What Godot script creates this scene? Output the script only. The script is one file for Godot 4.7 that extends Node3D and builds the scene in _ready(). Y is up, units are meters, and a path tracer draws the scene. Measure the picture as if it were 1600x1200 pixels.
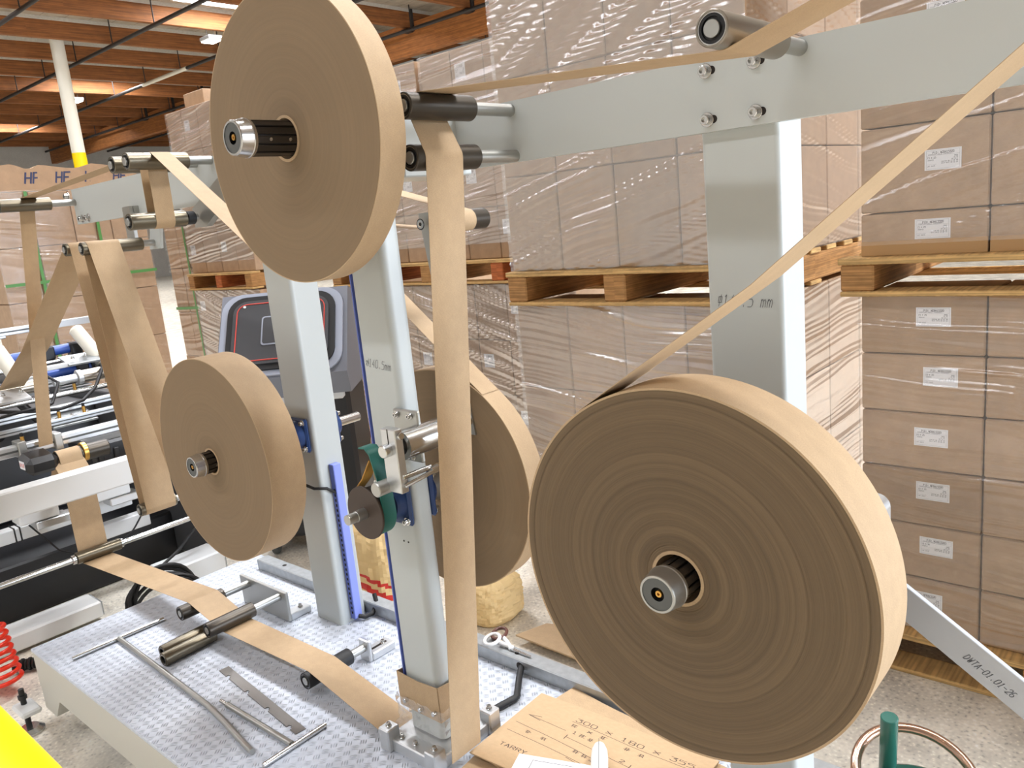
extends Node3D
# A paper-strip unwinding machine in a warehouse full of wrapped pallet loads. x runs along the roller shafts, z along the machine, y up.

const CAM := Vector3(0, 1.6, 0)
const ROOF := 7.6
var O := Vector3.ZERO          # where the thing being built stands
var M := {}                    # materials
var used := {}                 # names taken
var rng := RandomNumberGenerator.new()

# ---------------------------------------------------------------- mesh builder
class MB:
	var st := SurfaceTool.new()
	var off := Vector3.ZERO
	var xf := Transform3D.IDENTITY
	func _init(o := Vector3.ZERO):
		st.begin(Mesh.PRIMITIVE_TRIANGLES)
		off = o
	func tri(a: Vector3, b: Vector3, c: Vector3, na: Vector3, nb: Vector3, nc: Vector3, ua := Vector2.ZERO, ub := Vector2.ZERO, uc := Vector2.ZERO):
		if (b - a).cross(c - a).dot(na + nb + nc) > 0.0:
			var t = b; b = c; c = t
			t = nb; nb = nc; nc = t
			var u = ub; ub = uc; uc = u
		st.set_normal((xf.basis * na).normalized()); st.set_uv(ua); st.add_vertex(xf * a - off)
		st.set_normal((xf.basis * nb).normalized()); st.set_uv(ub); st.add_vertex(xf * b - off)
		st.set_normal((xf.basis * nc).normalized()); st.set_uv(uc); st.add_vertex(xf * c - off)
	func quad(a: Vector3, b: Vector3, c: Vector3, d: Vector3, n: Vector3, uv := []):
		if uv.is_empty():
			uv = [Vector2(0, 1), Vector2(1, 1), Vector2(1, 0), Vector2(0, 0)]
		tri(a, b, c, n, n, n, uv[0], uv[1], uv[2])
		tri(a, c, d, n, n, n, uv[0], uv[2], uv[3])
	func squad(a, b, c, d, na, nb, nc, nd, ua := Vector2.ZERO, ub := Vector2.ZERO, uc := Vector2.ZERO, ud := Vector2.ZERO):
		tri(a, b, c, na, nb, nc, ua, ub, uc)
		tri(a, c, d, na, nc, nd, ua, uc, ud)
	func box(c: Vector3, s: Vector3, ch := 0.0):
		var h := s * 0.5
		ch = minf(ch, minf(h.x, minf(h.y, h.z)) * 0.9)
		var i := h - Vector3.ONE * ch
		var ax := [Vector3.RIGHT, Vector3.UP, Vector3.BACK]
		for k in 3:
			for sg in [-1.0, 1.0]:
				var n: Vector3 = ax[k] * sg
				var u: Vector3 = ax[(k + 1) % 3]
				var w: Vector3 = ax[(k + 2) % 3]
				var o: Vector3 = c + n * h[k]
				u *= i[(k + 1) % 3]; w *= i[(k + 2) % 3]
				quad(o - u - w, o + u - w, o + u + w, o - u + w, n)
		if ch <= 0.0:
			return
		for k in 3:
			var e: Vector3 = ax[k] * i[k]
			var k1 := (k + 1) % 3
			var k2 := (k + 2) % 3
			for s1 in [-1.0, 1.0]:
				for s2 in [-1.0, 1.0]:
					var p: Vector3 = c + ax[k1] * s1 * h[k1] + ax[k2] * s2 * i[k2]
					var q: Vector3 = c + ax[k1] * s1 * i[k1] + ax[k2] * s2 * h[k2]
					quad(p - e, p + e, q + e, q - e, (ax[k1] * s1 + ax[k2] * s2).normalized())
		for sx in [-1.0, 1.0]:
			for sy in [-1.0, 1.0]:
				for sz in [-1.0, 1.0]:
					var n := Vector3(sx, sy, sz).normalized()
					var a := c + Vector3(sx * h.x, sy * i.y, sz * i.z)
					var b := c + Vector3(sx * i.x, sy * h.y, sz * i.z)
					var d := c + Vector3(sx * i.x, sy * i.y, sz * h.z)
					tri(a, b, d, n, n, n)
	func span(lo: Vector3, hi: Vector3, ch := 0.0):
		box((lo + hi) * 0.5, (hi - lo).abs(), ch)
	func lathe(o: Vector3, axis: Vector3, prof: Array, seg := 28, vk := 1.0):
		axis = axis.normalized()
		var u := axis.cross(Vector3.UP if absf(axis.y) < 0.9 else Vector3.RIGHT).normalized()
		var w := axis.cross(u)
		for k in prof.size() - 1:
			var p: Vector2 = prof[k]
			var q: Vector2 = prof[k + 1]
			var d := q - p
			if d.length() < 1e-7:
				continue
			var nn := Vector2(-d.y, d.x).normalized()
			for j in seg:
				var a0 := TAU * j / seg
				var a1 := TAU * (j + 1) / seg
				var r0 := u * cos(a0) + w * sin(a0)
				var r1 := u * cos(a1) + w * sin(a1)
				var n0 := axis * nn.x + r0 * nn.y
				var n1 := axis * nn.x + r1 * nn.y
				var A := o + axis * p.x + r0 * p.y
				var B := o + axis * p.x + r1 * p.y
				var C := o + axis * q.x + r1 * q.y
				var D := o + axis * q.x + r0 * q.y
				var t0 := float(j) / seg
				var t1 := float(j + 1) / seg
				if p.y > 1e-6:
					tri(A, B, C, n0, n1, n1, Vector2(t0, p.y * vk), Vector2(t1, p.y * vk), Vector2(t1, q.y * vk))
				if q.y > 1e-6:
					tri(A, C, D, n0, n1, n0, Vector2(t0, p.y * vk), Vector2(t1, q.y * vk), Vector2(t0, q.y * vk))
	func cyl(p0: Vector3, p1: Vector3, r: float, seg := 20, ch := 0.0, r1 := -1.0):
		var L := (p1 - p0).length()
		if r1 < 0.0: r1 = r
		if ch > 0.0:
			lathe(p0, p1 - p0, [Vector2(0, 0), Vector2(0, r - ch), Vector2(ch, r), Vector2(L - ch, r1), Vector2(L, r1 - ch), Vector2(L, 0)], seg)
		else:
			lathe(p0, p1 - p0, [Vector2(0, 0), Vector2(0, r), Vector2(L, r1), Vector2(L, 0)], seg)
	func hose(o: Vector3, axis: Vector3, ri: float, ro: float, L: float, seg := 28):
		lathe(o, axis, [Vector2(0, ri), Vector2(0, ro), Vector2(L, ro), Vector2(L, ri), Vector2(0, ri)], seg)
	func tube(pts: Array, r: float, seg := 10, closed := false):
		var n := pts.size()
		var rings := []
		var up := Vector3.UP
		for k in n:
			var a: Vector3 = pts[(k - 1 + n) % n] if (closed or k > 0) else pts[k]
			var b: Vector3 = pts[(k + 1) % n] if (closed or k < n - 1) else pts[k]
			var t := (b - a).normalized()
			if k == 0 and absf(t.dot(up)) > 0.9: up = Vector3.RIGHT
			var s := t.cross(up).normalized()
			up = s.cross(t).normalized()
			var ring := []
			for j in seg:
				ring.append(s * cos(TAU * j / seg) + up * sin(TAU * j / seg))
			rings.append(ring)
		for k in (n if closed else n - 1):
			var k2 := (k + 1) % n
			for j in seg:
				var j2 := (j + 1) % seg
				var A: Vector3 = rings[k][j]
				var B: Vector3 = rings[k][j2]
				var C: Vector3 = rings[k2][j2]
				var D: Vector3 = rings[k2][j]
				squad(pts[k] + A * r, pts[k] + B * r, pts[k2] + C * r, pts[k2] + D * r, A, B, C, D)
		if not closed:
			for e in [0, n - 1]:
				var t: Vector3 = (pts[0] - pts[1]).normalized() if e == 0 else (pts[n - 1] - pts[n - 2]).normalized()
				for j in seg:
					tri(pts[e], pts[e] + rings[e][j] * r, pts[e] + rings[e][(j + 1) % seg] * r, t, t, t)
	func prism(poly: PackedVector2Array, o: Vector3, u: Vector3, w: Vector3, depth: float):
		# an outline in the plane of u and w, pushed out by depth along u x w
		var n := u.cross(w).normalized()
		var idx := Geometry2D.triangulate_polygon(poly)
		var P := func(q: Vector2, d: float) -> Vector3: return o + u * q.x + w * q.y + n * d
		for k in range(0, idx.size(), 3):
			var a: Vector2 = poly[idx[k]]
			var b: Vector2 = poly[idx[k + 1]]
			var c: Vector2 = poly[idx[k + 2]]
			tri(P.call(a, 0.0), P.call(b, 0.0), P.call(c, 0.0), -n, -n, -n, a, b, c)
			tri(P.call(a, depth), P.call(b, depth), P.call(c, depth), n, n, n, a, b, c)
		var area := 0.0
		for k in poly.size():
			area += poly[k].cross(poly[(k + 1) % poly.size()])
		for k in poly.size():
			var a := poly[k]
			var b := poly[(k + 1) % poly.size()]
			var e := (b - a)
			var m := Vector2(e.y, -e.x).normalized() * signf(area)
			quad(P.call(a, 0.0), P.call(b, 0.0), P.call(b, depth), P.call(a, depth), u * m.x + w * m.y)
	func ribbon(L: Array, R: Array, th := 0.001):
		# a sheet between two edges, with thickness
		var n := L.size()
		var N := []
		var len := [0.0]
		for k in n:
			var t: Vector3 = L[mini(k + 1, n - 1)] - L[maxi(k - 1, 0)]
			N.append(t.cross(R[k] - L[k]).normalized())
			if k > 0: len.append(len[k - 1] + (L[k] - L[k - 1]).length())
		for k in n - 1:
			var a: Vector3 = N[k] * th * 0.5
			var b: Vector3 = N[k + 1] * th * 0.5
			var u0 := Vector2(0, len[k]); var u1 := Vector2(0.1, len[k]); var u2 := Vector2(0.1, len[k + 1]); var u3 := Vector2(0, len[k + 1])
			squad(L[k] + a, R[k] + a, R[k + 1] + b, L[k + 1] + b, N[k], N[k], N[k + 1], N[k + 1], u0, u1, u2, u3)
			squad(L[k] - a, R[k] - a, R[k + 1] - b, L[k + 1] - b, -N[k], -N[k], -N[k + 1], -N[k + 1], u0, u1, u2, u3)
			var s: Vector3 = (L[k] - R[k]).normalized()
			quad(L[k] - a, L[k] + a, L[k + 1] + b, L[k + 1] - b, s)
			quad(R[k] - a, R[k] + a, R[k + 1] + b, R[k + 1] - b, -s)
	func done() -> ArrayMesh:
		return st.commit()

func mb() -> MB:
	return MB.new(O)

# ---------------------------------------------------------------- things and parts
func numbered(n: String) -> String:
	used[n] = used.get(n, -1) + 1
	return n if used[n] == 0 else "%s_%03d" % [n, used[n]]

func tag(o: Node3D, label: String, cat: String, group := "") -> Node3D:
	o.set_meta("label", label)
	o.set_meta("category", cat)
	if group: o.set_meta("group", group)
	return o

func thing(n: String, label: String, cat: String, at := Vector3.ZERO, group := "") -> Node3D:
	var o := Node3D.new()
	o.name = numbered(n)
	add_child(o)
	o.position = at
	O = at
	return tag(o, label, cat, group)

func part(p: Node3D, n: String, m: MB, mat: Material, label := "") -> MeshInstance3D:
	return mpart(p, n, m.done(), mat, label)

func mpart(p: Node3D, n: String, mesh: Mesh, mat: Material, label := "") -> MeshInstance3D:
	var o := MeshInstance3D.new()
	o.name = n
	o.mesh = mesh
	o.material_override = mat
	p.add_child(o, true)
	if label: o.set_meta("label", label)
	return o

func solo(n: String, m: MB, mat: Material, label: String, cat: String, group := "") -> MeshInstance3D:
	var o := MeshInstance3D.new()
	o.name = numbered(n)
	o.mesh = m.done()
	o.material_override = mat
	add_child(o)
	o.position = m.off
	tag(o, label, cat, group)
	return o

func struct(n: String, m: MB, mat: Material, p: Node3D = null) -> MeshInstance3D:
	var o := MeshInstance3D.new()
	o.mesh = m.done()
	o.material_override = mat
	if p:
		o.name = n
		p.add_child(o, true)
	else:
		o.name = n
		add_child(o)
		o.set_meta("kind", "structure")
	return o

# ---------------------------------------------------------------- materials
func mat(n: String, c: Color, rough := 0.6, metal := 0.0) -> StandardMaterial3D:
	var m := StandardMaterial3D.new()
	m.resource_name = n
	m.albedo_color = c
	m.roughness = rough
	m.metallic = metal
	M[n] = m
	return m

func c8(r: float, g: float, b: float) -> Color:
	return Color(r / 255.0, g / 255.0, b / 255.0)

func image(w: int, h: int, f: Callable) -> ImageTexture:
	var im := Image.create(w, h, false, Image.FORMAT_RGB8)
	for y in h:
		for x in w:
			im.set_pixel(x, y, f.call(x, y))
	return ImageTexture.create_from_image(im)

func noise_image(seed_: int, freq: float, size: int, oct := 4) -> Image:
	var n := FastNoiseLite.new()
	n.seed = seed_
	n.frequency = freq
	n.fractal_octaves = oct
	return n.get_seamless_image(size, size)

func tri_tex(m: StandardMaterial3D, t: Texture2D, scale: Vector3, world := false):
	m.albedo_texture = t
	m.uv1_triplanar = true
	m.uv1_world_triplanar = world
	m.uv1_scale = scale

func bump(m: StandardMaterial3D, t: Texture2D, cm: float):
	m.heightmap_enabled = true
	m.heightmap_texture = t
	m.heightmap_scale = cm

func make_materials():
	# kraft paper: fibres and flecks
	var na := noise_image(3, 0.02, 256)
	var nb := noise_image(4, 0.14, 256, 2)
	var kraft := image(256, 256, func(x, y):
		var a: float = na.get_pixel(x, y).r - 0.5
		var b: float = nb.get_pixel(x, (y * 3) % 256).r - 0.5
		var v: float = 1.0 + 0.05 * a + 0.10 * b
		return Color(0.93 * v, 0.93 * v, 0.93 * v))
	var k := mat("kraft_paper", c8(199, 170, 133), 0.72)
	tri_tex(k, kraft, Vector3(5, 5, 5))
	k.backlight_enabled = true
	k.backlight = Color(0.12, 0.09, 0.06)
	tri_tex(mat("kraft_sheet", c8(206, 176, 138), 0.75), kraft, Vector3(4, 4, 4))
	# the wound side of a reel: rings of paper edges
	var rr := RandomNumberGenerator.new()
	rr.seed = 8
	var ring := []
	var slow := 0.0
	for i in 1024:
		slow = slow * 0.93 + rr.randf_range(-0.022, 0.022)
		var line := 0.10 if rr.randf() < 0.03 else 0.0
		ring.append(clampf(0.90 + slow + rr.randf_range(-0.035, 0.035) + line, 0.72, 1.08))
	var rings := image(64, 1024, func(x, y):
		var v: float = ring[y] * (0.95 + 0.05 * nb.get_pixel((x * 4) % 256, y % 256).r)
		return Color(v * 0.93, v * 0.93, v * 0.93))
	var rw := mat("wound_rings_worn", c8(132, 110, 82), 0.8)
	rw.albedo_texture = rings
	var fine := image(16, 512, func(x, y):
		var v: float = 0.9 + 0.05 * (ring[(y * 2) % 1024] - 0.9) / 0.1 * 0.5
		return Color(v, v, v))
	var rf := mat("wound_rings_smooth", c8(148, 124, 94), 0.75)
	rf.albedo_texture = fine
	# cardboard with faint flutes
	var carton := image(256, 256, func(x, y):
		var v: float = 0.94 + 0.08 * (na.get_pixel(x, y).r - 0.5) + 0.06 * (nb.get_pixel(x, (y * 5) % 256).r - 0.5)
		return Color(v, v * 0.995, v * 0.985))
	for i in 3:
		tri_tex(mat("carton_%d" % i, [c8(188, 157, 127), c8(181, 150, 119), c8(195, 165, 136)][i], 0.8), carton, Vector3(2.2, 2.2, 2.2))
	tri_tex(mat("carton_far", c8(184, 152, 121), 0.8), carton, Vector3(2, 2, 2))
	mat("packing_tape", c8(190, 150, 100), 0.25)
	# wood
	var nw := noise_image(9, 0.03, 256, 3)
	var wood := image(256, 256, func(x, y):
		var g: float = nw.get_pixel((x / 6) % 256, (y * 5) % 256).r
		var k2: float = nw.get_pixel((x + 90) % 256, (y + 31) % 256).r
		var v: float = 0.70 + 0.34 * g + 0.14 * (k2 - 0.5)
		return Color(v, v * 0.97, v * 0.92))
	tri_tex(mat("joist_wood", c8(156, 100, 54), 0.75), wood, Vector3(0.35, 0.9, 0.9))
	tri_tex(mat("girder_wood", c8(182, 118, 62), 0.7), wood, Vector3(0.5, 0.9, 0.35))
	tri_tex(mat("pallet_wood", c8(226, 190, 132), 0.8), wood, Vector3(1.5, 4, 1.5))
	tri_tex(mat("pallet_wood_dark", c8(196, 150, 98), 0.85), wood, Vector3(1.5, 4, 1.5))
	tri_tex(mat("pallet_wood_red", c8(206, 120, 70), 0.85), wood, Vector3(1.5, 4, 1.5))
	# concrete
	var n1 := noise_image(21, 0.012, 512, 5)
	var n2 := noise_image(22, 0.2, 512, 2)
	var conc := image(512, 512, func(x, y):
		var a: float = n1.get_pixel(x, y).r
		var b: float = n2.get_pixel(x, y).r
		var v: float = 0.90 + 0.26 * (a - 0.5) + 0.14 * (b - 0.5)
		if b > 0.78: v += 0.10
		if b < 0.2: v -= 0.14
		return Color(v, v * 0.985, v * 0.95))
	var fl := mat("concrete", c8(250, 246, 238), 0.55)
	tri_tex(fl, conc, Vector3(0.55, 0.55, 0.55), true)
	# insulation foil under the roof deck
	var foil := image(256, 256, func(x, y):
		var v: float = 0.86 + 0.22 * (na.get_pixel(x, y).r - 0.5) - (0.22 if x % 64 < 2 else 0.0)
		return Color(v, v * 0.985, v * 0.96))
	tri_tex(mat("roof_foil", c8(196, 188, 174), 0.6), foil, Vector3(0.42, 0.42, 0.42), true)
	tri_tex(mat("wall_paint", c8(214, 210, 202), 0.8), kraft, Vector3(0.3, 0.3, 0.3), true)
	# tread plate: short bars in turn one way and the other
	var tread := image(512, 512, func(x, y):
		var cx := int(x / 64.0)
		var cy := int(y / 64.0)
		var px := fposmod(x, 64.0) - 32.0
		var py := fposmod(y, 64.0) - 32.0
		var h := 0.0
		for i in 3:
			var q := (px + py) * 0.7071 if (cx + cy) % 2 == 0 else (px - py) * 0.7071
			var w := (px - py) * 0.7071 if (cx + cy) % 2 == 0 else (px + py) * 0.7071
			w -= (i - 1) * 15.0
			h = maxf(h, clampf(1.2 - sqrt(pow(q / 20.0, 2.0) + pow(w / 3.6, 2.0)), 0.0, 1.0))
		return Color(h, h, h))
	var plate_tone := image(512, 512, func(x, y):
		var v: float = 0.92 + 0.09 * (n1.get_pixel(x, y).r - 0.5) + 0.08 * (n2.get_pixel((x * 2) % 512, y).r - 0.5)
		return Color(v * 0.98, v * 0.99, v))
	var tp := mat("tread_plate", c8(228, 233, 243), 0.45, 0.12)
	tri_tex(tp, plate_tone, Vector3(4.6, 4.6, 4.6))
	bump(tp, ImageTexture.create_from_image(tread.get_image()), 0.3)
	var gal := mat("galvanised", c8(186, 188, 188), 0.4, 0.6)
	tri_tex(gal, plate_tone, Vector3(5, 5, 5))
	# metals and paints
	mat("grey_paint", c8(190, 195, 193), 0.38)
	mat("platform_paint", c8(196, 194, 184), 0.45)
	mat("machine_white", c8(222, 224, 224), 0.35)
	mat("brace_grey", c8(186, 190, 196), 0.42, 0.1)
	mat("steel", c8(200, 200, 198), 0.22, 0.95)
	mat("satin_steel", c8(176, 176, 172), 0.38, 0.85)
	mat("dark_steel", c8(128, 124, 120), 0.42, 0.55)
	mat("aluminium", c8(205, 207, 208), 0.34, 0.8)
	mat("bronze_sleeve", c8(112, 104, 88), 0.34, 0.75)
	mat("dark_sleeve", c8(72, 66, 58), 0.36, 0.6)
	mat("steel_sleeve", c8(150, 142, 130), 0.3, 0.85)
	mat("rubber_black", c8(26, 26, 27), 0.55)
	mat("black_plastic", c8(30, 30, 32), 0.4)
	mat("seal_black", c8(16, 16, 17), 0.45)
	mat("shaft_black", c8(58, 52, 46), 0.3, 0.5)
	mat("cap_grey", c8(92, 94, 92), 0.5, 0.2)
	mat("brass", c8(206, 160, 84), 0.3, 0.9)
	mat("bearing_blue", c8(34, 62, 112), 0.4)
	mat("cylinder_blue", c8(58, 92, 176), 0.35)
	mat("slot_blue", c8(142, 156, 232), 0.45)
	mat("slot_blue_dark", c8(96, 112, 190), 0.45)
	mat("belt_green", c8(22, 98, 88), 0.55)
	mat("belt_tan", c8(176, 128, 52), 0.6)
	mat("pulley_brown", c8(72, 60, 52), 0.5, 0.3)
	mat("console_grey", c8(122, 125, 134), 0.45)
	mat("console_edge", c8(160, 166, 180), 0.4)
	mat("console_panel", c8(70, 71, 74), 0.4)
	mat("red_line", c8(206, 70, 58), 0.5)
	mat("machine_dark", c8(74, 76, 80), 0.45)
	mat("ink", c8(74, 74, 82), 0.7)
	mat("etched", c8(84, 88, 94), 0.6)
	mat("white_paper", c8(238, 238, 240), 0.7)
	mat("white_plastic", c8(236, 236, 234), 0.35)
	mat("yellow_paint", c8(250, 214, 0), 0.4)
	mat("pole_white", c8(232, 228, 214), 0.45)
	mat("pipe_black", c8(52, 48, 46), 0.5, 0.3)
	mat("red_hose", c8(240, 52, 20), 0.35)
	mat("strap_green", c8(92, 150, 84), 0.35)
	mat("sack_paper", c8(226, 194, 138), 0.6)
	mat("print_red", c8(206, 44, 36), 0.5)
	mat("print_blue", c8(52, 58, 92), 0.7)
	mat("stool_green", c8(44, 104, 92), 0.25)
	mat("copper", c8(196, 160, 138), 0.22, 0.9)
	mat("handle_brown", c8(96, 60, 50), 0.4)
	mat("gap_dark", c8(40, 34, 30), 0.9)
	var film := mat("stretch_film", Color(1, 1, 1, 0.33), 0.26, 1.0)
	film.transparency = BaseMaterial3D.TRANSPARENCY_ALPHA
	film.metallic_specular = 0.5
	var thin := mat("thin_film", Color(1, 1, 1, 0.14), 0.26, 1.0)
	thin.transparency = BaseMaterial3D.TRANSPARENCY_ALPHA
	var clear := mat("clear_wrap", Color(1, 1, 1, 0.12), 0.15)
	clear.transparency = BaseMaterial3D.TRANSPARENCY_ALPHA
	var lamp := mat("lamp_lens", c8(255, 252, 244), 0.4)
	lamp.emission_enabled = true
	lamp.emission = c8(255, 250, 240)
	lamp.emission_energy_multiplier = 22.0
	var sk := mat("skylight_lens", c8(240, 240, 236), 0.4)
	sk.emission_enabled = true
	sk.emission = c8(250, 250, 255)
	sk.emission_energy_multiplier = 7.0
	# the print on a shipping label
	var lab := Image.create(400, 240, false, Image.FORMAT_RGB8)
	lab.fill(c8(236, 236, 240))
	var ink := c8(74, 74, 84)
	for e in [[18, 14, 364, 2], [18, 224, 364, 2], [18, 14, 2, 210], [380, 14, 2, 210], [18, 70, 364, 2], [18, 172, 110, 2]]:
		lab.fill_rect(Rect2i(e[0], e[1], e[2], e[3]), c8(150, 150, 160))
	write(lab, "PID: NCR415320", Vector2(86, 26), 24, 17, ink, 4)
	write(lab, "COMPOSTABLE PRODUCT", Vector2(40, 54), 13, 14, c8(120, 120, 130), 2)
	write(lab, "15 X 25", Vector2(28, 86), 18, 14, ink, 3)
	write(lab, "250PCS", Vector2(34, 118), 12, 11, ink, 2)
	for i in 5:
		write(lab, ["MADE", "LB 22", "KG 10.1", "CARTON NO 12 OF 48", "SHIP DATE 03 20 24"][i], Vector2(374 - [5, 6, 8, 19, 19][i] * 10, 84 + i * 19), 12, 10, ink, 2)
	write(lab, "LOT 0415", Vector2(28, 186), 12, 11, ink, 2)
	var lm := mat("shipping_label", Color.WHITE, 0.5)
	lm.albedo_texture = ImageTexture.create_from_image(lab)
	# pencil notes on the kraft sheet
	var note := Image.create(1024, 1024, false, Image.FORMAT_RGB8)
	for y in 1024:
		for x in 1024:
			var v: float = 0.98 + 0.05 * (na.get_pixel(x % 256, y % 256).r - 0.5) + 0.05 * (nb.get_pixel(x % 256, (y * 2) % 256).r - 0.5)
			note.set_pixel(x, y, Color(0.80 * v, 0.68 * v, 0.53 * v))
	var pen := c8(58, 44, 40)
	write(note, "300 X 180 X 355", Vector2(300, 150), 46, 44, pen, 4)
	for s in [[290, 212, 930, 222], [60, 330, 130, 300], [60, 330, 140, 350], [60, 330, 300, 352], [330, 420, 700, 452], [330, 390, 330, 450], [700, 420, 700, 480], [40, 470, 760, 560], [40, 600, 560, 640], [930, 330, 860, 900], [780, 560, 850, 640], [850, 640, 830, 600], [850, 640, 800, 640], [420, 640, 760, 720]]:
		line(note, Vector2(s[0], s[1]), Vector2(s[2], s[3]), 4, pen)
	for s in [[300, 240], [470, 240], [610, 250], [690, 255], [420, 520], [470, 525], [520, 535], [610, 550], [650, 555], [130, 520], [230, 530], [380, 320], [430, 325]]:
		scribble(note, Vector2(s[0], s[1]), 36, pen)
	write(note, "X", Vector2(400, 244), 34, 32, pen, 4)
	write(note, "1", Vector2(340, 318), 34, 30, pen, 4)
	write(note, "2", Vector2(640, 400), 34, 30, pen, 4)
	write(note, "18.", Vector2(760, 420), 34, 30, pen, 4)
	write(note, "18", Vector2(720, 490), 34, 30, pen, 4)
	write(note, "+", Vector2(560, 530), 34, 30, pen, 4)
	write(note, "2.", Vector2(810, 660), 38, 32, pen, 4)
	write(note, "=9.", Vector2(900, 560), 38, 34, pen, 4)
	write(note, "=90", Vector2(890, 640), 38, 34, pen, 4)
	write(note, "TARRY", Vector2(80, 760), 40, 34, pen, 4)
	write(note, "100", Vector2(950, 300), 32, 24, pen, 3)
	var nm := mat("note_sheet", Color.WHITE, 0.75)
	nm.albedo_texture = ImageTexture.create_from_image(note)

# ---------------------------------------------------------------- stroke lettering
func strokes(ch: String) -> Array:
	# each glyph: polylines on a grid of 5 columns (0-4) by 7 rows (0 top - 6 foot)
	var g := {
		"0": ["10 30 41 45 36 16 05 01 10"], "1": ["11 20 26", "16 36"], "2": ["01 10 30 41 42 06 46"], "3": ["00 40 22 32 43 45 36 16 05"], "4": ["30 04 44", "32 36"], "5": ["40 00 02 32 43 45 36 06"], "6": ["30 10 02 05 16 36 45 44 33 03"], "7": ["00 40 16"], "8": ["10 30 41 42 33 13 02 01 10", "13 04 05 16 36 45 44 33"], "9": ["43 13 02 01 10 30 41 43 26"],
		"A": ["06 20 46", "14 34"], "B": ["06 00 30 41 42 33 03", "33 44 45 36 06"], "C": ["41 30 10 01 05 16 36 45"], "D": ["00 06 26 44 42 20 00"], "E": ["40 00 06 46", "03 33"], "F": ["40 00 06", "03 33"], "G": ["41 30 10 01 05 16 36 45 43 23"], "H": ["00 06", "40 46", "03 43"], "I": ["20 26"], "K": ["00 06", "40 03 46"], "L": ["00 06 46"], "M": ["06 00 23 40 46"], "N": ["06 00 46 40"], "O": ["10 30 41 45 36 16 05 01 10"], "P": ["06 00 30 41 42 33 03"], "R": ["06 00 30 41 42 33 03", "23 46"], "S": ["41 30 10 01 02 13 33 44 45 36 16 05"], "T": ["00 40", "20 26"], "U": ["00 05 16 36 45 40"], "W": ["00 16 22 36 40"], "X": ["01 45", "41 05"], "Y": ["00 23 40", "23 26"],
		"m": ["06 02", "03 12 23 26", "23 32 43 46"], "=": ["02 42", "04 44"], "+": ["21 25", "03 43"], "-": ["03 43"], ".": ["26 25"], ":": ["21 22", "24 25"],
		"out": ["12 03", "02 32 05", "14 26", "40 46", "42 54"], "mid": ["11 14 44 41 11", "30 26"],
	}
	var out := []
	for s in g.get(ch, []):
		var pl := []
		for p in s.split(" "):
			pl.append(Vector2(float(p[0]) / 4.0, float(p[1]) / 6.0))
		out.append(pl)
	return out

func line(im: Image, a: Vector2, b: Vector2, w: int, c: Color):
	var n := int((b - a).length()) + 1
	for i in n + 1:
		var p := a.lerp(b, float(i) / n)
		im.fill_rect(Rect2i(int(p.x), int(p.y), w, w), c)

func write(im: Image, text: String, at: Vector2, h: float, step: float, c: Color, w: int):
	for ch in text:
		for pl in strokes(ch):
			for k in pl.size() - 1:
				line(im, at + Vector2(pl[k].x * step * 0.72, pl[k].y * h), at + Vector2(pl[k + 1].x * step * 0.72, pl[k + 1].y * h), w, c)
		at.x += step

func scribble(im: Image, at: Vector2, s: float, c: Color):
	# a small brush character: a few crossing strokes
	var r := RandomNumberGenerator.new()
	r.seed = int(at.x * 7 + at.y)
	for i in 4:
		var y := at.y + s * (0.1 + 0.25 * i)
		line(im, Vector2(at.x + r.randf() * 8, y), Vector2(at.x + s * r.randf_range(0.6, 1.0), y + r.randf_range(-4, 4)), 3, c)
	for i in 2:
		var x := at.x + s * (0.25 + 0.4 * i)
		line(im, Vector2(x, at.y), Vector2(x + r.randf_range(-8, 6), at.y + s), 3, c)

func lettering(m: MB, glyphs: Array, o: Vector3, u: Vector3, v: Vector3, h: float, step: float, w: float, italic := 0.0):
	# pen strokes as thin raised marks on the plane of u (reading direction) and v (up)
	var n := u.cross(v).normalized()
	for k in glyphs.size():
		for pl in strokes(glyphs[k]):
			for i in pl.size() - 1:
				var P := func(q: Vector2) -> Vector3: return o + u * (k * step + q.x * step * 0.7 + (1.0 - q.y) * italic * h) + v * ((1.0 - q.y) * h)
				var a: Vector3 = P.call(pl[i])
				var b: Vector3 = P.call(pl[i + 1])
				var s: Vector3 = n.cross(b - a).normalized() * w * 0.5
				var e: Vector3 = (b - a).normalized() * w * 0.4
				m.quad(a - s - e, b - s + e, b + s + e, a + s - e, n)

# ---------------------------------------------------------------- the scene
func _ready():
	rng.seed = 11
	make_materials()
	view_and_light()
	building()
	platform()
	frame()
	reels()
	rollers()
	strips()
	brake()
	left_machine()
	loads()
	clutter()

func area(n: String, at: Vector3, size: Vector2, turn: Vector3, energy: float, c: Color):
	var l := AreaLight3D.new()
	l.name = n
	l.area_size = size
	l.position = at
	l.rotation_degrees = turn
	l.light_energy = energy
	l.light_color = c
	l.shadow_enabled = true
	l.area_range = 60.0
	l.area_attenuation = 2.0
	add_child(l, true)

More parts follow.
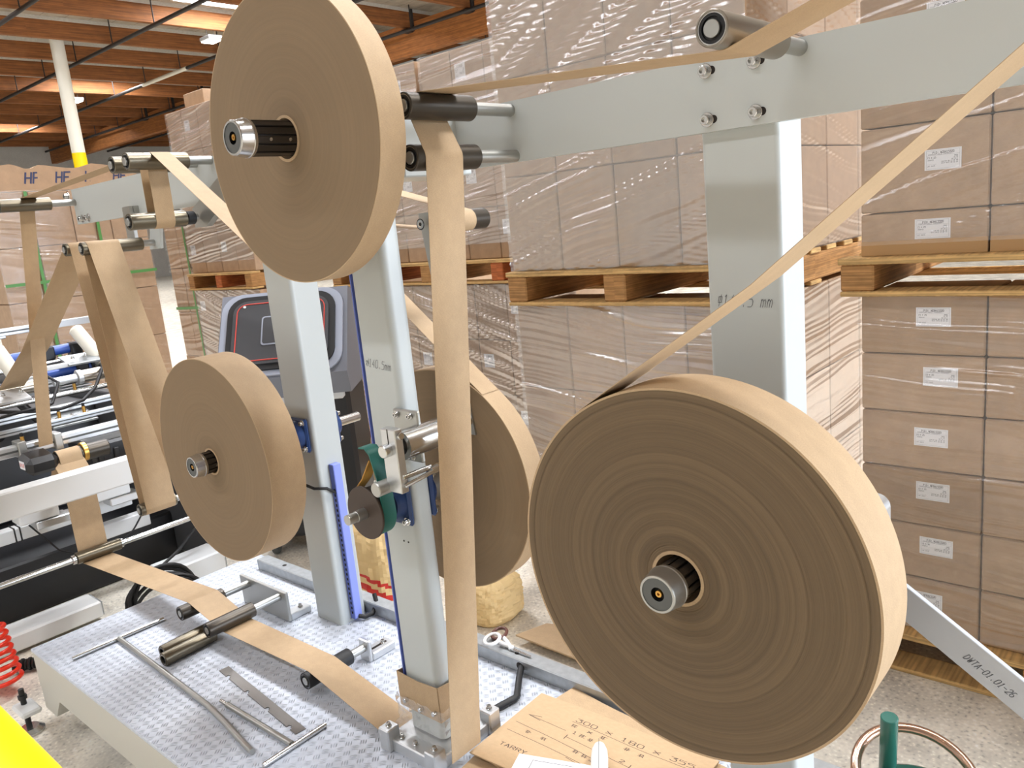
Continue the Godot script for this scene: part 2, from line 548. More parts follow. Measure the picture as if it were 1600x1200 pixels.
# x, z, size along x, size along z; the narrow aisle row is added for film streaks
const SKYLIGHTS_AND_ADDED := [Vector4(12.9, -28.9, 2.4, 1.3), Vector4(13.2, -38.5, 2.4, 1.3), Vector4(12.2, -19.3, 2.4, 1.3), Vector4(12.2, -9.7, 2.4, 1.3), Vector4(4.4, -21.7, 2.4, 1.3), Vector4(4.4, -12.1, 2.4, 1.3), Vector4(4.4, -7.3, 2.4, 1.3), Vector4(4.4, -2.5, 2.4, 1.3), Vector4(4.4, 2.3, 2.4, 1.3), Vector4(-4.6, -26.5, 0.5, 2.1), Vector4(-4.6, -24.1, 0.5, 2.1), Vector4(-4.6, -21.7, 0.5, 2.1), Vector4(-4.6, -19.3, 0.5, 2.1), Vector4(-4.6, -16.9, 0.5, 2.1), Vector4(-4.6, -14.5, 0.5, 2.1), Vector4(-4.6, -12.1, 0.5, 2.1), Vector4(-4.6, -9.7, 0.5, 2.1), Vector4(-4.6, -7.3, 0.5, 2.1), Vector4(-4.6, -4.9, 0.5, 2.1), Vector4(-4.6, -2.5, 0.5, 2.1), Vector4(-4.6, -0.1, 0.5, 2.1)]
const LAMPS := [Vector2(12.2, -20.5), Vector2(12.4, -30.1), Vector2(12.2, -8.5), Vector2(4.4, 1.1)]

func view_and_light():
	var cam := Camera3D.new()
	cam.name = "camera"
	cam.position = CAM
	cam.rotation_degrees = Vector3(-11.862, -47.86, -5.583)
	cam.fov = 51.0
	cam.near = 0.05
	cam.far = 200.0
	add_child(cam)
	cam.current = true
	var env := Environment.new()
	env.background_mode = Environment.BG_SKY
	var sky := Sky.new()
	var ps := ProceduralSkyMaterial.new()
	ps.sky_top_color = c8(120, 160, 215)
	ps.sky_horizon_color = c8(214, 226, 240)
	ps.ground_bottom_color = c8(150, 148, 142)
	ps.ground_horizon_color = c8(200, 204, 206)
	sky.sky_material = ps
	env.sky = sky
	env.tonemap_mode = Environment.TONE_MAPPER_LINEAR
	env.tonemap_exposure = 0.8
	env.sdfgi_enabled = true
	env.ssao_enabled = true
	env.ssil_enabled = true
	var we := WorldEnvironment.new()
	we.environment = env
	we.name = "surroundings"
	add_child(we)
	# daylight through the two dock doors on the side the strips come from
	for x in [3.9, 9.1]:
		area("dock_daylight", Vector3(x, 2.0, 9.6), Vector2(3.4, 3.8), Vector3(0, 0, 0), 120.0, c8(226, 238, 255))
	for s in SKYLIGHTS_AND_ADDED:
		area("skylight_and_added_light", Vector3(s.x, ROOF - 0.04, s.y), Vector2(s.z - 0.06, s.w - 0.06), Vector3(-90, 0, 0), 45.0 if s.x > 0 else 12.0, c8(244, 248, 255))  # the weaker aisle row is added light, not known roof openings
	for s in LAMPS:
		area("bay_lamp_light", Vector3(s.x, 6.77, s.y), Vector2(0.3, 0.4), Vector3(-90, 0, 0), 15.0, c8(255, 246, 232))

# ---------------------------------------------------------------- building
func building():
	O = Vector3.ZERO
	var m := mb()
	m.span(Vector3(-9, -0.3, -46), Vector3(24, 0, 10))
	struct("floor", m, M.concrete)
	m = mb()
	m.span(Vector3(-9, ROOF, -46), Vector3(24, ROOF + 0.3, 10))
	var ceil := struct("ceiling", m, M.roof_foil)
	for k in 23:
		var z := -44.5 + 2.4 * k
		m = mb()
		m.span(Vector3(-9, ROOF - 0.52, z - 0.07), Vector3(24, ROOF, z + 0.07), 0.01)
		struct("joist", m, M.joist_wood, ceil)
		m = mb()     # the foil lapped down the top of the joist
		m.span(Vector3(-9, ROOF - 0.09, z - 0.085), Vector3(24, ROOF, z + 0.085))
		struct("foil_edge", m, M.wall_paint, ceil)
	for x in [-1.0, 17.3]:
		m = mb()
		m.span(Vector3(x - 0.14, ROOF - 1.2, -46), Vector3(x + 0.14, ROOF - 0.35, 10), 0.012)
		struct("girder", m, M.girder_wood, ceil)
	for k in 9:     # steel hangers where the joists meet the girder
		m = mb()
		m.span(Vector3(17.08, ROOF - 0.62, -34.9 + 2.4 * k - 0.16), Vector3(17.16, ROOF - 0.02, -34.9 + 2.4 * k + 0.16), 0.01)
		m.span(Vector3(16.9, ROOF - 0.64, -34.9 + 2.4 * k - 0.13), Vector3(17.14, ROOF - 0.55, -34.9 + 2.4 * k + 0.13), 0.01)
		struct("joist_hanger", m, M.pipe_black, ceil)
	m = mb(); m.span(Vector3(-9, 0, -46.3), Vector3(24, ROOF, -46)); struct("wall_far", m, M.wall_paint)
	m = mb(); m.span(Vector3(-9.3, 0, -46), Vector3(-9, ROOF, 10)); struct("wall_aisle", m, M.wall_paint)
	m = mb(); m.span(Vector3(24, 0, -46), Vector3(24.3, ROOF, 10)); struct("wall_back", m, M.wall_paint)
	m = mb()     # the wall of the dock doors, with the two openings
	m.span(Vector3(-9, 4, 10), Vector3(24, ROOF, 10.3))
	m.span(Vector3(-9, 0, 10), Vector3(2.1, 4, 10.3))
	m.span(Vector3(5.7, 0, 10), Vector3(7.3, 4, 10.3))
	m.span(Vector3(10.9, 0, 10), Vector3(24, 4, 10.3))
	struct("wall_dock", m, M.wall_paint)
	# skylights, and the added aisle row that streaks the film
	for k in SKYLIGHTS_AND_ADDED.size():
		var s: Vector4 = SKYLIGHTS_AND_ADDED[k]
		var w := Node3D.new()
		w.name = "window_%d" % (k + 1)
		w.set_meta("kind", "structure")
		add_child(w)
		var hx := s.z / 2
		var hz := s.w / 2
		m = mb(); m.span(Vector3(s.x - hx, ROOF - 0.03, s.y - hz), Vector3(s.x + hx, ROOF - 0.01, s.y + hz))
		struct("skylight_lens", m, M.skylight_lens, w)
		m = mb()
		for q in [[-hx - 0.04, -hz - 0.04, hx + 0.04, -hz], [-hx - 0.04, hz, hx + 0.04, hz + 0.04], [-hx - 0.04, -hz, -hx, hz], [hx, -hz, hx + 0.04, hz]]:
			m.span(Vector3(s.x + q[0], ROOF - 0.07, s.y + q[1]), Vector3(s.x + q[2], ROOF, s.y + q[3]))
		struct("skylight_frame", m, M.wall_paint, w)
	for k in LAMPS.size():
		var s: Vector2 = LAMPS[k]
		var t := thing("bay_lamp", ["bright high bay lamp beside the upper reel", "bright high bay lamp just behind the white column", "high bay lamp over the wrapped pallet loads", "high bay lamp over the loads near the dock doors"][k], "lamp", Vector3(s.x, 6.78, s.y), "high bay lamps under the roof")
		m = mb(); m.box(Vector3(s.x, 6.86, s.y), Vector3(0.4, 0.1, 0.5), 0.02); part(t, "housing", m, M.aluminium)
		m = mb(); m.box(Vector3(s.x, 6.795, s.y), Vector3(0.34, 0.03, 0.44), 0.01); part(t, "lamp_lens", m, M.lamp_lens)
		for x in [-0.1, 0.1]:
			m = mb(); m.cyl(Vector3(s.x + x, 6.9, s.y), Vector3(s.x + x, ROOF - 0.52, s.y), 0.006, 6); part(t, "chain", m, M.pipe_black)
	# sprinkler lines
	for x in [7.5, 10.5, 13.6, 16.8, 19.9]:
		var t := thing("sprinkler_pipe", "black sprinkler pipe under the roof, %s" % {7.5: "nearest the white column on its aisle side", 10.5: "passing close to the white column", 13.6: "beside the hanging lamps, with a pale joint", 16.8: "against the glued timber girder", 19.9: "beyond the glued timber girder"}[x], "pipe", Vector3(x, 6.95, -44), "sprinkler pipes under the roof")
		m = mb(); m.cyl(Vector3(x, 6.95, -45.5), Vector3(x, 6.95, 9), 0.05, 10); part(t, "pipe_run", m, M.pipe_black)
		if x == 13.6:
			m = mb(); m.cyl(Vector3(x, 6.95, -27.5), Vector3(x, 6.95, -24.5), 0.058, 10); part(t, "pale_sleeve", m, M.pole_white)
		for k in 15:
			var z := -42.0 + 2.4 * k + 0.3
			m = mb(); m.cyl(Vector3(x, 6.95, z), Vector3(x, ROOF, z), 0.016, 6); part(t, "hanger_rod", m, M.pipe_black)
	# the building's round column
	var p := Vector3(9.5, 0, -23.5)
	var t := thing("building_column", "tall round white building column with a yellow painted foot", "column", p)
	m = mb(); m.cyl(p + Vector3(0, 4.32, 0), p + Vector3(0, ROOF - 0.02, 0), 0.17, 24); part(t, "shaft", m, M.pole_white)
	m = mb(); m.cyl(p, p + Vector3(0, 4.32, 0), 0.174, 24); part(t, "yellow_foot", m, M.yellow_paint)

# ---------------------------------------------------------------- the platform the unwinder stands on
func platform():
	var m := MB.new()
	var t := thing("unwinder_platform", "low pale grey machine platform topped with bright tread plate", "platform", Vector3(1.16, 0, -1.7))
	m = mb()
	m.span(Vector3(0.731, 0.288, -3.006), Vector3(1.62, 0.30, -0.42), 0.002)
	part(t, "tread_plate", m, M.tread_plate, "bright tread plate top")
	m = mb(); m.span(Vector3(0.733, 0.155, -3.004), Vector3(0.79, 0.288, -0.42), 0.003); part(t, "front_beam", m, M.platform_paint)
	m = mb(); m.span(Vector3(1.56, 0.155, -3.004), Vector3(1.618, 0.288, -0.42), 0.003); part(t, "back_beam", m, M.platform_paint)
	for z in [-2.97, -1.8, -0.47]:
		m = mb(); m.span(Vector3(0.79, 0.16, z - 0.03), Vector3(1.56, 0.288, z + 0.03), 0.003); part(t, "cross_beam", m, M.platform_paint)
	for z in [-2.93, -0.52]:
		for x in [0.79, 1.57]:
			m = mb()
			m.prism(PackedVector2Array([Vector2(-0.07, 0.16), Vector2(-0.07, 0.075), Vector2(0.03, 0.075), Vector2(0.10, 0.16)]), Vector3(x - 0.055, 0, z), Vector3.BACK, Vector3.UP, -0.1)
			part(t, "leg", m, M.platform_paint)
			var f := Vector3(x - 0.05 - (0.06 if x < 1 else -0.12), 0, z - 0.10)
			m = mb(); m.span(f + Vector3(-0.032, 0.088, -0.032), f + Vector3(0.032, 0.108, 0.075), 0.006); var lug := part(t, "levelling_lug", m, M.machine_white)
			m = mb(); m.cyl(f + Vector3(0, 0.012, 0), f + Vector3(0, 0.165, 0), 0.0095, 12, 0.001); m.cyl(f + Vector3(0, 0.128, 0), f + Vector3(0, 0.142, 0), 0.015, 6); part(lug, "levelling_bolt", m, M.rubber_black)
			m = mb(); m.lathe(f, Vector3.UP, [Vector2(0, 0), Vector2(0, 0.046), Vector2(0.008, 0.046), Vector2(0.02, 0.03), Vector2(0.02, 0)], 24); part(lug, "foot_pad", m, M.steel)
	# the galvanised rail along the back edge
	t = thing("edge_rail", "galvanised square rail along the back edge of the tread plate", "rail", Vector3(1.555, 0.30, -1.65))
	m = mb(); m.span(Vector3(1.530, 0.30, -2.86), Vector3(1.582, 0.342, -0.5), 0.003); part(t, "rail_tube", m, M.galvanised)
	for z in [-2.7, -2.0, -1.49, -0.9]:
		m = mb(); m.cyl(Vector3(1.556, 0.338, z), Vector3(1.556, 0.3426, z), 0.0085, 14); part(t, "rail_hole", m, M.gap_dark)
	for z in [-1.462]:
		m = mb(); m.cyl(Vector3(1.5296, 0.322, z), Vector3(1.535, 0.322, z), 0.012, 14); part(t, "rail_hole", m, M.gap_dark)

# ---------------------------------------------------------------- posts and beams
func rounded_post(m: MB, lo: Vector3, hi: Vector3, r: float):
	var poly := PackedVector2Array()
	for q in [[lo.x + r, lo.z + r, 180], [hi.x - r, lo.z + r, 270], [hi.x - r, hi.z - r, 0], [lo.x + r, hi.z - r, 90]]:
		for k in 7:
			var a := deg_to_rad(q[2] + 15.0 * k)
			poly.append(Vector2(q[0] + r * cos(a), q[1] + r * sin(a)))
	var n := poly.size()
	var cx := (lo.x + hi.x) / 2
	var cz := (lo.z + hi.z) / 2
	for k in n:
		var a := poly[k]
		var b := poly[(k + 1) % n]
		var na := corner_normal(a, lo, hi, r)
		var nb := corner_normal(b, lo, hi, r)
		m.squad(Vector3(a.x, lo.y, a.y), Vector3(b.x, lo.y, b.y), Vector3(b.x, hi.y, b.y), Vector3(a.x, hi.y, a.y), na, nb, nb, na)
		m.tri(Vector3(cx, hi.y, cz), Vector3(a.x, hi.y, a.y), Vector3(b.x, hi.y, b.y), Vector3.UP, Vector3.UP, Vector3.UP)
		m.tri(Vector3(cx, lo.y, cz), Vector3(a.x, lo.y, a.y), Vector3(b.x, lo.y, b.y), Vector3.DOWN, Vector3.DOWN, Vector3.DOWN)

func corner_normal(p: Vector2, lo: Vector3, hi: Vector3, r: float) -> Vector3:
	var c := Vector2(clampf(p.x, lo.x + r, hi.x - r), clampf(p.y, lo.z + r, hi.z - r))
	var d := (p - c).normalized()
	return Vector3(d.x, 0, d.y)

func socket_bolt(p: Node3D, at: Vector3, axis: Vector3, r := 0.009, slot := false):
	axis = axis.normalized()
	var m := mb()
	if slot:
		m.cyl(at + Vector3(0, 0, 0.012) - axis * 0.002, at + Vector3(0, 0, 0.012) + axis * 0.0006, r * 0.8, 14)
		m.cyl(at - axis * 0.002, at + axis * 0.0006, r * 0.8, 14)
		part(p, "bolt_slot", m, M.gap_dark)
		m = mb()
	m.cyl(at, at + axis * 0.003, r * 1.45, 20, 0.0008)
	m.lathe(at + axis * 0.003, axis, [Vector2(0, 0), Vector2(0, r), Vector2(r * 1.1, r), Vector2(r * 1.3, r * 0.85), Vector2(r * 1.3, r * 0.5), Vector2(r * 0.7, r * 0.5), Vector2(r * 0.7, 0)], 18)
	part(p, "bolt", m, M.steel)

func frame():
	var m: MB
	# left post
	var t := thing("support_post", "grey upright post with a slotted blue profile up one side", "post", Vector3(1.473, 0.30, -2.234))
	m = mb(); rounded_post(m, Vector3(1.42, 0.30, -2.306), Vector3(1.526, 1.93, -2.162), 0.013); part(t, "post_body", m, M.grey_paint)
	m = mb(); m.span(Vector3(1.462, 0.312, -2.162), Vector3(1.492, 0.86, -2.138), 0.002); var prof := part(t, "slotted_profile", m, M.slot_blue, "violet blue slotted profile")
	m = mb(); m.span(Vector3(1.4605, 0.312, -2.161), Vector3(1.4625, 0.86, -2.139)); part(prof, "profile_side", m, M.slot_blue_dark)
	m = mb()
	for k in 26:
		m.box(Vector3(1.4602, 0.335 + 0.0175 * k, -2.149), Vector3(0.001, 0.0085, 0.007))
	part(prof, "profile_slots", m, M.gap_dark).set_meta("kind", "stuff")
	m = mb(); m.tube([Vector3(1.40, 0.80, -2.22), Vector3(1.40, 0.795, -2.17), Vector3(1.43, 0.79, -2.145), Vector3(1.462, 0.765, -2.145)], 0.005, 8); part(prof, "profile_cable", m, M.rubber_black)
	m = mb(); m.tube([Vector3(1.477, 0.318, -2.139), Vector3(1.49, 0.312, -2.125), Vector3(1.52, 0.312, -2.12), Vector3(1.55, 0.335, -2.13), Vector3(1.56, 0.36, -2.15)], 0.008, 8); part(prof, "profile_cable", m, M.rubber_black)
	# middle post
	t = thing("support_post", "grey upright post carrying the upper reel, its foot sleeved in kraft paper", "post", Vector3(1.2, 0.30, -1.44))
	m = mb(); rounded_post(m, Vector3(1.15, 0.34, -1.509), Vector3(1.209, 1.93, -1.383), 0.018); part(t, "post_body", m, M.grey_paint)
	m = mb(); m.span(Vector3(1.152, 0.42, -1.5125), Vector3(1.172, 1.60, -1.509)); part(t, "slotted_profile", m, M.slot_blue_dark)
	m = mb(); lettering(m, ["out", "1", "4", "0", ".", "5", "m", "m"], Vector3(1.1494, 1.288, -1.492), Vector3(0, -0.10, 1).normalized(), Vector3(0, 1, 0.1).normalized(), 0.019, 0.0112, 0.0009, 0.2); part(t, "pen_note", m, M.ink)
	for k in 2:
		m = mb(); m.cyl(Vector3(1.1494, 0.862 - 0.001 * k, -1.437 + 0.016 * k), Vector3(1.152, 0.862, -1.437 + 0.016 * k), 0.0026, 10); part(t, "small_hole", m, M.gap_dark)
	m = mb(); m.span(Vector3(1.209, 1.70, -1.50), Vector3(1.42, 1.84, -1.345), 0.003); part(t, "tie_block", m, M.grey_paint)
	m = mb(); m.span(Vector3(1.085, 0.30, -1.53), Vector3(1.29, 0.335, -1.345), 0.003); part(t, "foot_plate", m, M.aluminium)
	for e in [[1.085, -1.53], [1.085, -1.36], [1.28, -1.36]]:
		m = mb(); m.span(Vector3(e[0] - 0.012, 0.30, e[1] - 0.014), Vector3(e[0] + 0.028, 0.362, e[1] + 0.024), 0.003); var lug := part(t, "clamp_lug", m, M.aluminium)
		socket_bolt(lug, Vector3(e[0] + 0.008, 0.362, e[1] + 0.005), Vector3.UP, 0.0055)
	for z in [-1.49, -1.44]:
		socket_bolt(t, Vector3(1.105, 0.335, z), Vector3.UP, 0.0055)
	# kraft sleeve and clear wrap round its foot
	var s := thing("paper_sleeve", "kraft paper sleeve folded round the foot of the middle post", "sleeve", Vector3(1.2, 0.39, -1.44))
	m = mb()
	for q in [[1.139, -1.521, 1.139, -1.372], [1.139, -1.372, 1.222, -1.372], [1.222, -1.372, 1.222, -1.521], [1.222, -1.521, 1.139, -1.521]]:
		var a := Vector3(q[0], 0.40, q[1]); var b := Vector3(q[2], 0.40, q[3])
		m.ribbon([a, a.lerp(b, 0.5), b], [a + Vector3(0, 0.095, 0), a.lerp(b, 0.5) + Vector3(0, 0.09, 0), b + Vector3(0, 0.095, 0)], 0.002)
	part(s, "sleeve_wall", m, M.kraft_paper)
	s = thing("plastic_wrap", "crinkled clear plastic wrapped round the bottom of the paper sleeve", "wrap", Vector3(1.2, 0.335, -1.44))
	m = mb()
	var ringp := []
	for k in 41:
		var a := TAU * k / 40.0
		var d := Vector2(cos(a), sin(a))
		var q := 1.0 / maxf(absf(d.x) / 0.053, absf(d.y) / 0.088)
		ringp.append(d * q)
	for j in 8:
		for k in 40:
			var P := func(kk: int, jj: int) -> Vector3:
				var r: Vector2 = ringp[kk % 40] * (1.0 + 0.035 * sin(kk * 5.1 + jj * 2.3) + 0.03 * sin(kk * 2.7 - jj * 3.1) + (0.07 if jj < 2 else 0.0))
				return Vector3(1.180 + r.x, 0.338 + 0.0125 * jj + 0.004 * sin(kk * 3.7), -1.4435 + r.y)
			var A: Vector3 = P.call(k, j); var B: Vector3 = P.call(k + 1, j); var C: Vector3 = P.call(k + 1, j + 1); var D: Vector3 = P.call(k, j + 1)
			var n: Vector3 = (B - A).cross(D - A).normalized()
			if n.dot(A - Vector3(1.18, A.y, -1.44)) < 0: n = -n
			m.quad(A, B, C, D, n)
	part(s, "wrap_film", m, M.clear_wrap)
	for e in [[-1.49, 0.425], [-1.435, 0.418], [-1.385, 0.425]]:
		m = mb(); m.cyl(Vector3(1.137, e[1], e[0]), Vector3(1.125, e[1] + 0.002, e[0]), 0.006, 12, 0.001); part(s, "screw_head", m, M.steel)
	# right post
	t = thing("support_post", "broad grey upright post behind the big reel, with a pencilled note", "post", Vector3(1.45, 0.30, -0.668))
	m = mb(); rounded_post(m, Vector3(1.40, 0.30, -0.742), Vector3(1.503, 1.80, -0.592), 0.011); part(t, "post_body", m, M.grey_paint)
	m = mb(); lettering(m, ["mid", "1", "4", "0", ".", "5", " ", "m", "m"], Vector3(1.3994, 1.392, -0.724), Vector3(0, -0.02, 1).normalized(), Vector3(0, 1, 0.02).normalized(), 0.022, 0.0125, 0.0009, 0.2); part(t, "pen_note", m, M.ink)
	# beams
	t = thing("cross_beam", "long grey flat beam bolted across the broad right post", "beam", Vector3(1.39, 1.712, -0.4))
	m = mb(); m.prism(PackedVector2Array([Vector2(-1.345, 1.710), Vector2(0.42, 1.710), Vector2(0.42, 1.836), Vector2(-1.12, 1.836), Vector2(-1.345, 1.836)]), Vector3(1.38, 0, 0), Vector3.BACK, Vector3.UP, -0.02); part(t, "beam_plate", m, M.grey_paint)
	for e in [[-0.716, 1.814], [-0.625, 1.814], [-0.716, 1.731], [-0.625, 1.731]]:
		socket_bolt(t, Vector3(1.38, e[1], e[0]), Vector3.LEFT, 0.009, true)
	t = thing("cross_beam", "shorter grey flat beam with bolts on the post of the small left reel", "beam", Vector3(1.39, 1.728, -2.8))
	m = mb(); m.prism(PackedVector2Array([Vector2(-3.56, 1.728), Vector2(-1.72, 1.728), Vector2(-1.72, 1.868), Vector2(-3.56, 1.868)]), Vector3(1.38, 0, 0), Vector3.BACK, Vector3.UP, -0.02); part(t, "beam_plate", m, M.grey_paint)
	for e in [[-3.60, 1.845], [-3.50, 1.748], [-3.44, 1.748], [-2.545, 1.785], [-2.33, 1.79], [-2.27, 1.79]]:
		socket_bolt(t, Vector3(1.38, e[1], e[0]), Vector3.LEFT, 0.011)
	# hanging brackets of the dancer rollers
	t = thing("hanging_bracket", "grey hanging bracket below the left beam holding the twin rollers", "bracket", Vector3(1.36, 1.73, -2.9))
	m = mb(); m.span(Vector3(1.345, 1.60, -3.05), Vector3(1.36, 1.76, -2.99), 0.002); m.span(Vector3(1.36, 1.728, -3.05), Vector3(1.38, 1.76, -2.99)); part(t, "hanger_plate", m, M.satin_steel)
	m = mb(); m.prism(PackedVector2Array([Vector2(-2.92, 1.60), Vector2(-2.84, 1.60), Vector2(-2.79, 1.76), Vector2(-2.86, 1.76)]), Vector3(1.36, 0, 0), Vector3.BACK, Vector3.UP, -0.012); part(t, "hanger_plate", m, M.grey_paint)
	t = thing("dancer_lever", "dark grey lever carrying the lower roller under the left beam", "lever", Vector3(1.33, 1.69, -2.4))
	m = mb(); m.prism(PackedVector2Array([Vector2(-2.53, 1.655), Vector2(-2.46, 1.655), Vector2(-2.26, 1.755), Vector2(-2.26, 1.80), Vector2(-2.33, 1.80), Vector2(-2.53, 1.715)]), Vector3(1.34, 0, 0), Vector3.BACK, Vector3.UP, -0.022); part(t, "lever_plate", m, M.satin_steel)
	m = mb(); m.cyl(Vector3(1.29, 1.686, -2.488), Vector3(1.32, 1.686, -2.488), 0.021, 20, 0.003); part(t, "hub", m, M.rubber_black)
	# the brace stamped with a part number and the square tube above it
	t = thing("brace_bar", "grey flat brace stamped with a part number, slanting down beside the big reel", "brace", Vector3(1.455, 0.70, -0.24))
	var A := Vector3(1.45, 0.888, -0.420)
	var B := Vector3(1.45, 0.640, -0.060)
	var d := (B - A).normalized()
	var nrm := Vector3(0, d.z, -d.y).normalized()
	if nrm.y < 0: nrm = -nrm
	m = mb()
	m.xf = Transform3D(Basis(Vector3.RIGHT, nrm, Vector3.RIGHT.cross(nrm)), (A + B) * 0.5 - nrm * 0.030 + Vector3(0.006, 0, 0))
	m.box(Vector3.ZERO, Vector3(0.012, 0.058, (B - A).length() + 0.1), 0.001)
	m.xf = Transform3D.IDENTITY
	part(t, "bar", m, M.brace_grey)
	m = mb(); lettering(m, ["D", "W", "T", "A", "-", "0", "1", ".", "0", "1", "-", "2", "6"], A + d * 0.168 - nrm * 0.040 - Vector3(0.0006, 0, 0), d, nrm, 0.0125, 0.0072, 0.0011, 0.25); part(t, "stamped_number", m, M.etched)
	t = thing("square_tube", "short aluminium square tube with rounded corners peeping past the big reel", "tube", Vector3(1.46, 0.80, -0.47))
	m = mb()
	rounded_tube(m, Vector3(1.44, 0.925, -0.495), 0.11, 0.20, 0.024, 0.008, 0.06)
	part(t, "tube_wall", m, M.aluminium)
	m = mb(); m.span(Vector3(1.446, 0.835, -0.540), Vector3(1.450, 1.015, -0.450)); part(t, "inner_plate", m, M.cap_grey)

func rounded_tube(m: MB, c: Vector3, w: float, h: float, r: float, th: float, depth: float):
	# a hollow rounded square whose mouth faces -x
	var o := PackedVector2Array()
	var i := PackedVector2Array()
	for q in [[1, 1, 0], [-1, 1, 90], [-1, -1, 180], [1, -1, 270]]:
		for k in 7:
			var a := deg_to_rad(q[2] + 15.0 * k)
			var d := Vector2(cos(a), sin(a))
			var cc := Vector2(q[0] * (w / 2 - r), q[1] * (h / 2 - r))
			o.append(cc + d * r)
			i.append(cc + d * (r - th))
	var n := o.size()
	for k in n:
		var k2 := (k + 1) % n
		var P := func(v: Vector2, x: float) -> Vector3: return c + Vector3(x, v.y, v.x)
		var no: Vector3 = Vector3(0, (o[k] - i[k]).y, (o[k] - i[k]).x).normalized()
		var no2: Vector3 = Vector3(0, (o[k2] - i[k2]).y, (o[k2] - i[k2]).x).normalized()
		m.squad(P.call(o[k], 0.0), P.call(o[k2], 0.0), P.call(o[k2], depth), P.call(o[k], depth), no, no2, no2, no)
		m.squad(P.call(i[k], 0.0), P.call(i[k2], 0.0), P.call(i[k2], depth), P.call(i[k], depth), -no, -no2, -no2, -no)
		m.quad(P.call(o[k], 0.0), P.call(o[k2], 0.0), P.call(i[k2], 0.0), P.call(i[k], 0.0), Vector3.LEFT)

# ---------------------------------------------------------------- reels and their air shafts
func reel(label: String, c: Vector3, r: float, w: float, hole: float, worn: bool, group := ""):
	var t := thing("paper_reel", label, "reel", c - Vector3(0, r, 0), group)
	var m := mb()
	var front := []
	var rr := RandomNumberGenerator.new()
	rr.seed = int(c.z * -1000)
	var n := 150 if worn else 60
	var wob := 0.0
	for k in n + 1:
		var q := lerpf(hole + 0.006, r - 0.002, float(k) / n)
		wob = wob * 0.8 + rr.randf_range(-1, 1) * (0.00045 if worn else 0.00012)
		front.append(Vector2(wob + (0.0009 if worn and rr.randf() < 0.05 else 0.0), q))
	var prof := [Vector2(0.002, hole + 0.006)] + front + [Vector2(0.002, r), Vector2(w - 0.002, r), Vector2(w, r - 0.002), Vector2(w, hole + 0.006)]
	m.lathe(c, Vector3.RIGHT, prof, 120, 1.0 / 0.35)
	part(t, "wound_side", m, M.wound_rings_worn if worn else M.wound_rings_smooth)
	m = mb()     # the outermost turns
	m.lathe(c, Vector3.RIGHT, [Vector2(0.0005, r - 0.004), Vector2(0.0005, r + 0.0006), Vector2(w - 0.0005, r + 0.0006), Vector2(w - 0.0005, r - 0.004)], 160)
	part(t, "outer_turn", m, M.kraft_paper)
	m = mb(); m.hose(c - Vector3(0.0015, 0, 0), Vector3.RIGHT, hole, hole + 0.0058, w + 0.003, 48); part(t, "core_tube", m, M.kraft_sheet)

func air_shaft(label: String, c: Vector3, x0: float, xcap: float, x1: float, r: float, bright: bool):
	# c: point on the axis; cap from x0 to xcap, ribbed barrel on to x1
	var t := thing("air_shaft", label, "shaft", Vector3(x1, c.y, c.z))
	var at := Vector3(x0, c.y, c.z)
	var L := xcap - x0
	var m := mb()
	m.lathe(at, Vector3.RIGHT, [Vector2(0, r * 0.80), Vector2(0, r * 0.90), Vector2(0.002, r * 0.93), Vector2(L * 0.75, r * 1.03), Vector2(L * 0.8, r * 1.06), Vector2(L, r * 1.0), Vector2(L, 0.01)], 40)
	part(t, "end_collar", m, M.steel if bright else M.satin_steel)
	m = mb(); m.lathe(at + Vector3(0.0012, 0, 0), Vector3.RIGHT, [Vector2(0, r * 0.34), Vector2(0, r * 0.82), Vector2(0.01, r * 0.82)], 40); part(t, "end_face", m, M.cap_grey)
	m = mb(); m.lathe(at + Vector3(0.001, 0, 0), Vector3.RIGHT, [Vector2(0.012, 0), Vector2(0.012, r * 0.34), Vector2(0.0, r * 0.34)], 24); part(t, "valve_recess", m, M.seal_black)
	m = mb(); m.lathe(at + Vector3(0.001, 0.001, 0.002), Vector3.RIGHT, [Vector2(0.003, 0), Vector2(0.003, r * 0.05), Vector2(0, r * 0.07), Vector2(0, r * 0.16), Vector2(0.012, r * 0.16)], 18); part(t, "air_valve", m, M.brass)
	m = mb(); m.cyl(Vector3(xcap, c.y, c.z), Vector3(x1, c.y, c.z), r * 0.86, 32); part(t, "barrel", m, M.seal_black)
	for k in 12:
		var a := TAU * k / 12.0 + 0.2
		m = mb()
		var rad := Vector3(0, cos(a), sin(a))
		m.xf = Transform3D(Basis(Vector3.RIGHT, rad, Vector3.RIGHT.cross(rad)), Vector3((xcap + x1) / 2, c.y, c.z) + rad * r * 0.86)
		m.box(Vector3.ZERO, Vector3(x1 - xcap - 0.002, r * 0.20, r * 0.38), 0.0012)
		m.xf = Transform3D.IDENTITY
		part(t, "grip_rib", m, M.shaft_black)
	if bright and x1 - xcap > 0.08:
		for x in [0.028, 0.072]:
			m = mb(); m.cyl(Vector3(xcap + x, c.y - 0.006, c.z + r * 0.95), Vector3(xcap + x, c.y - 0.0065, c.z + r * 1.0), 0.0036, 12); part(t, "rib_screw", m, M.steel)

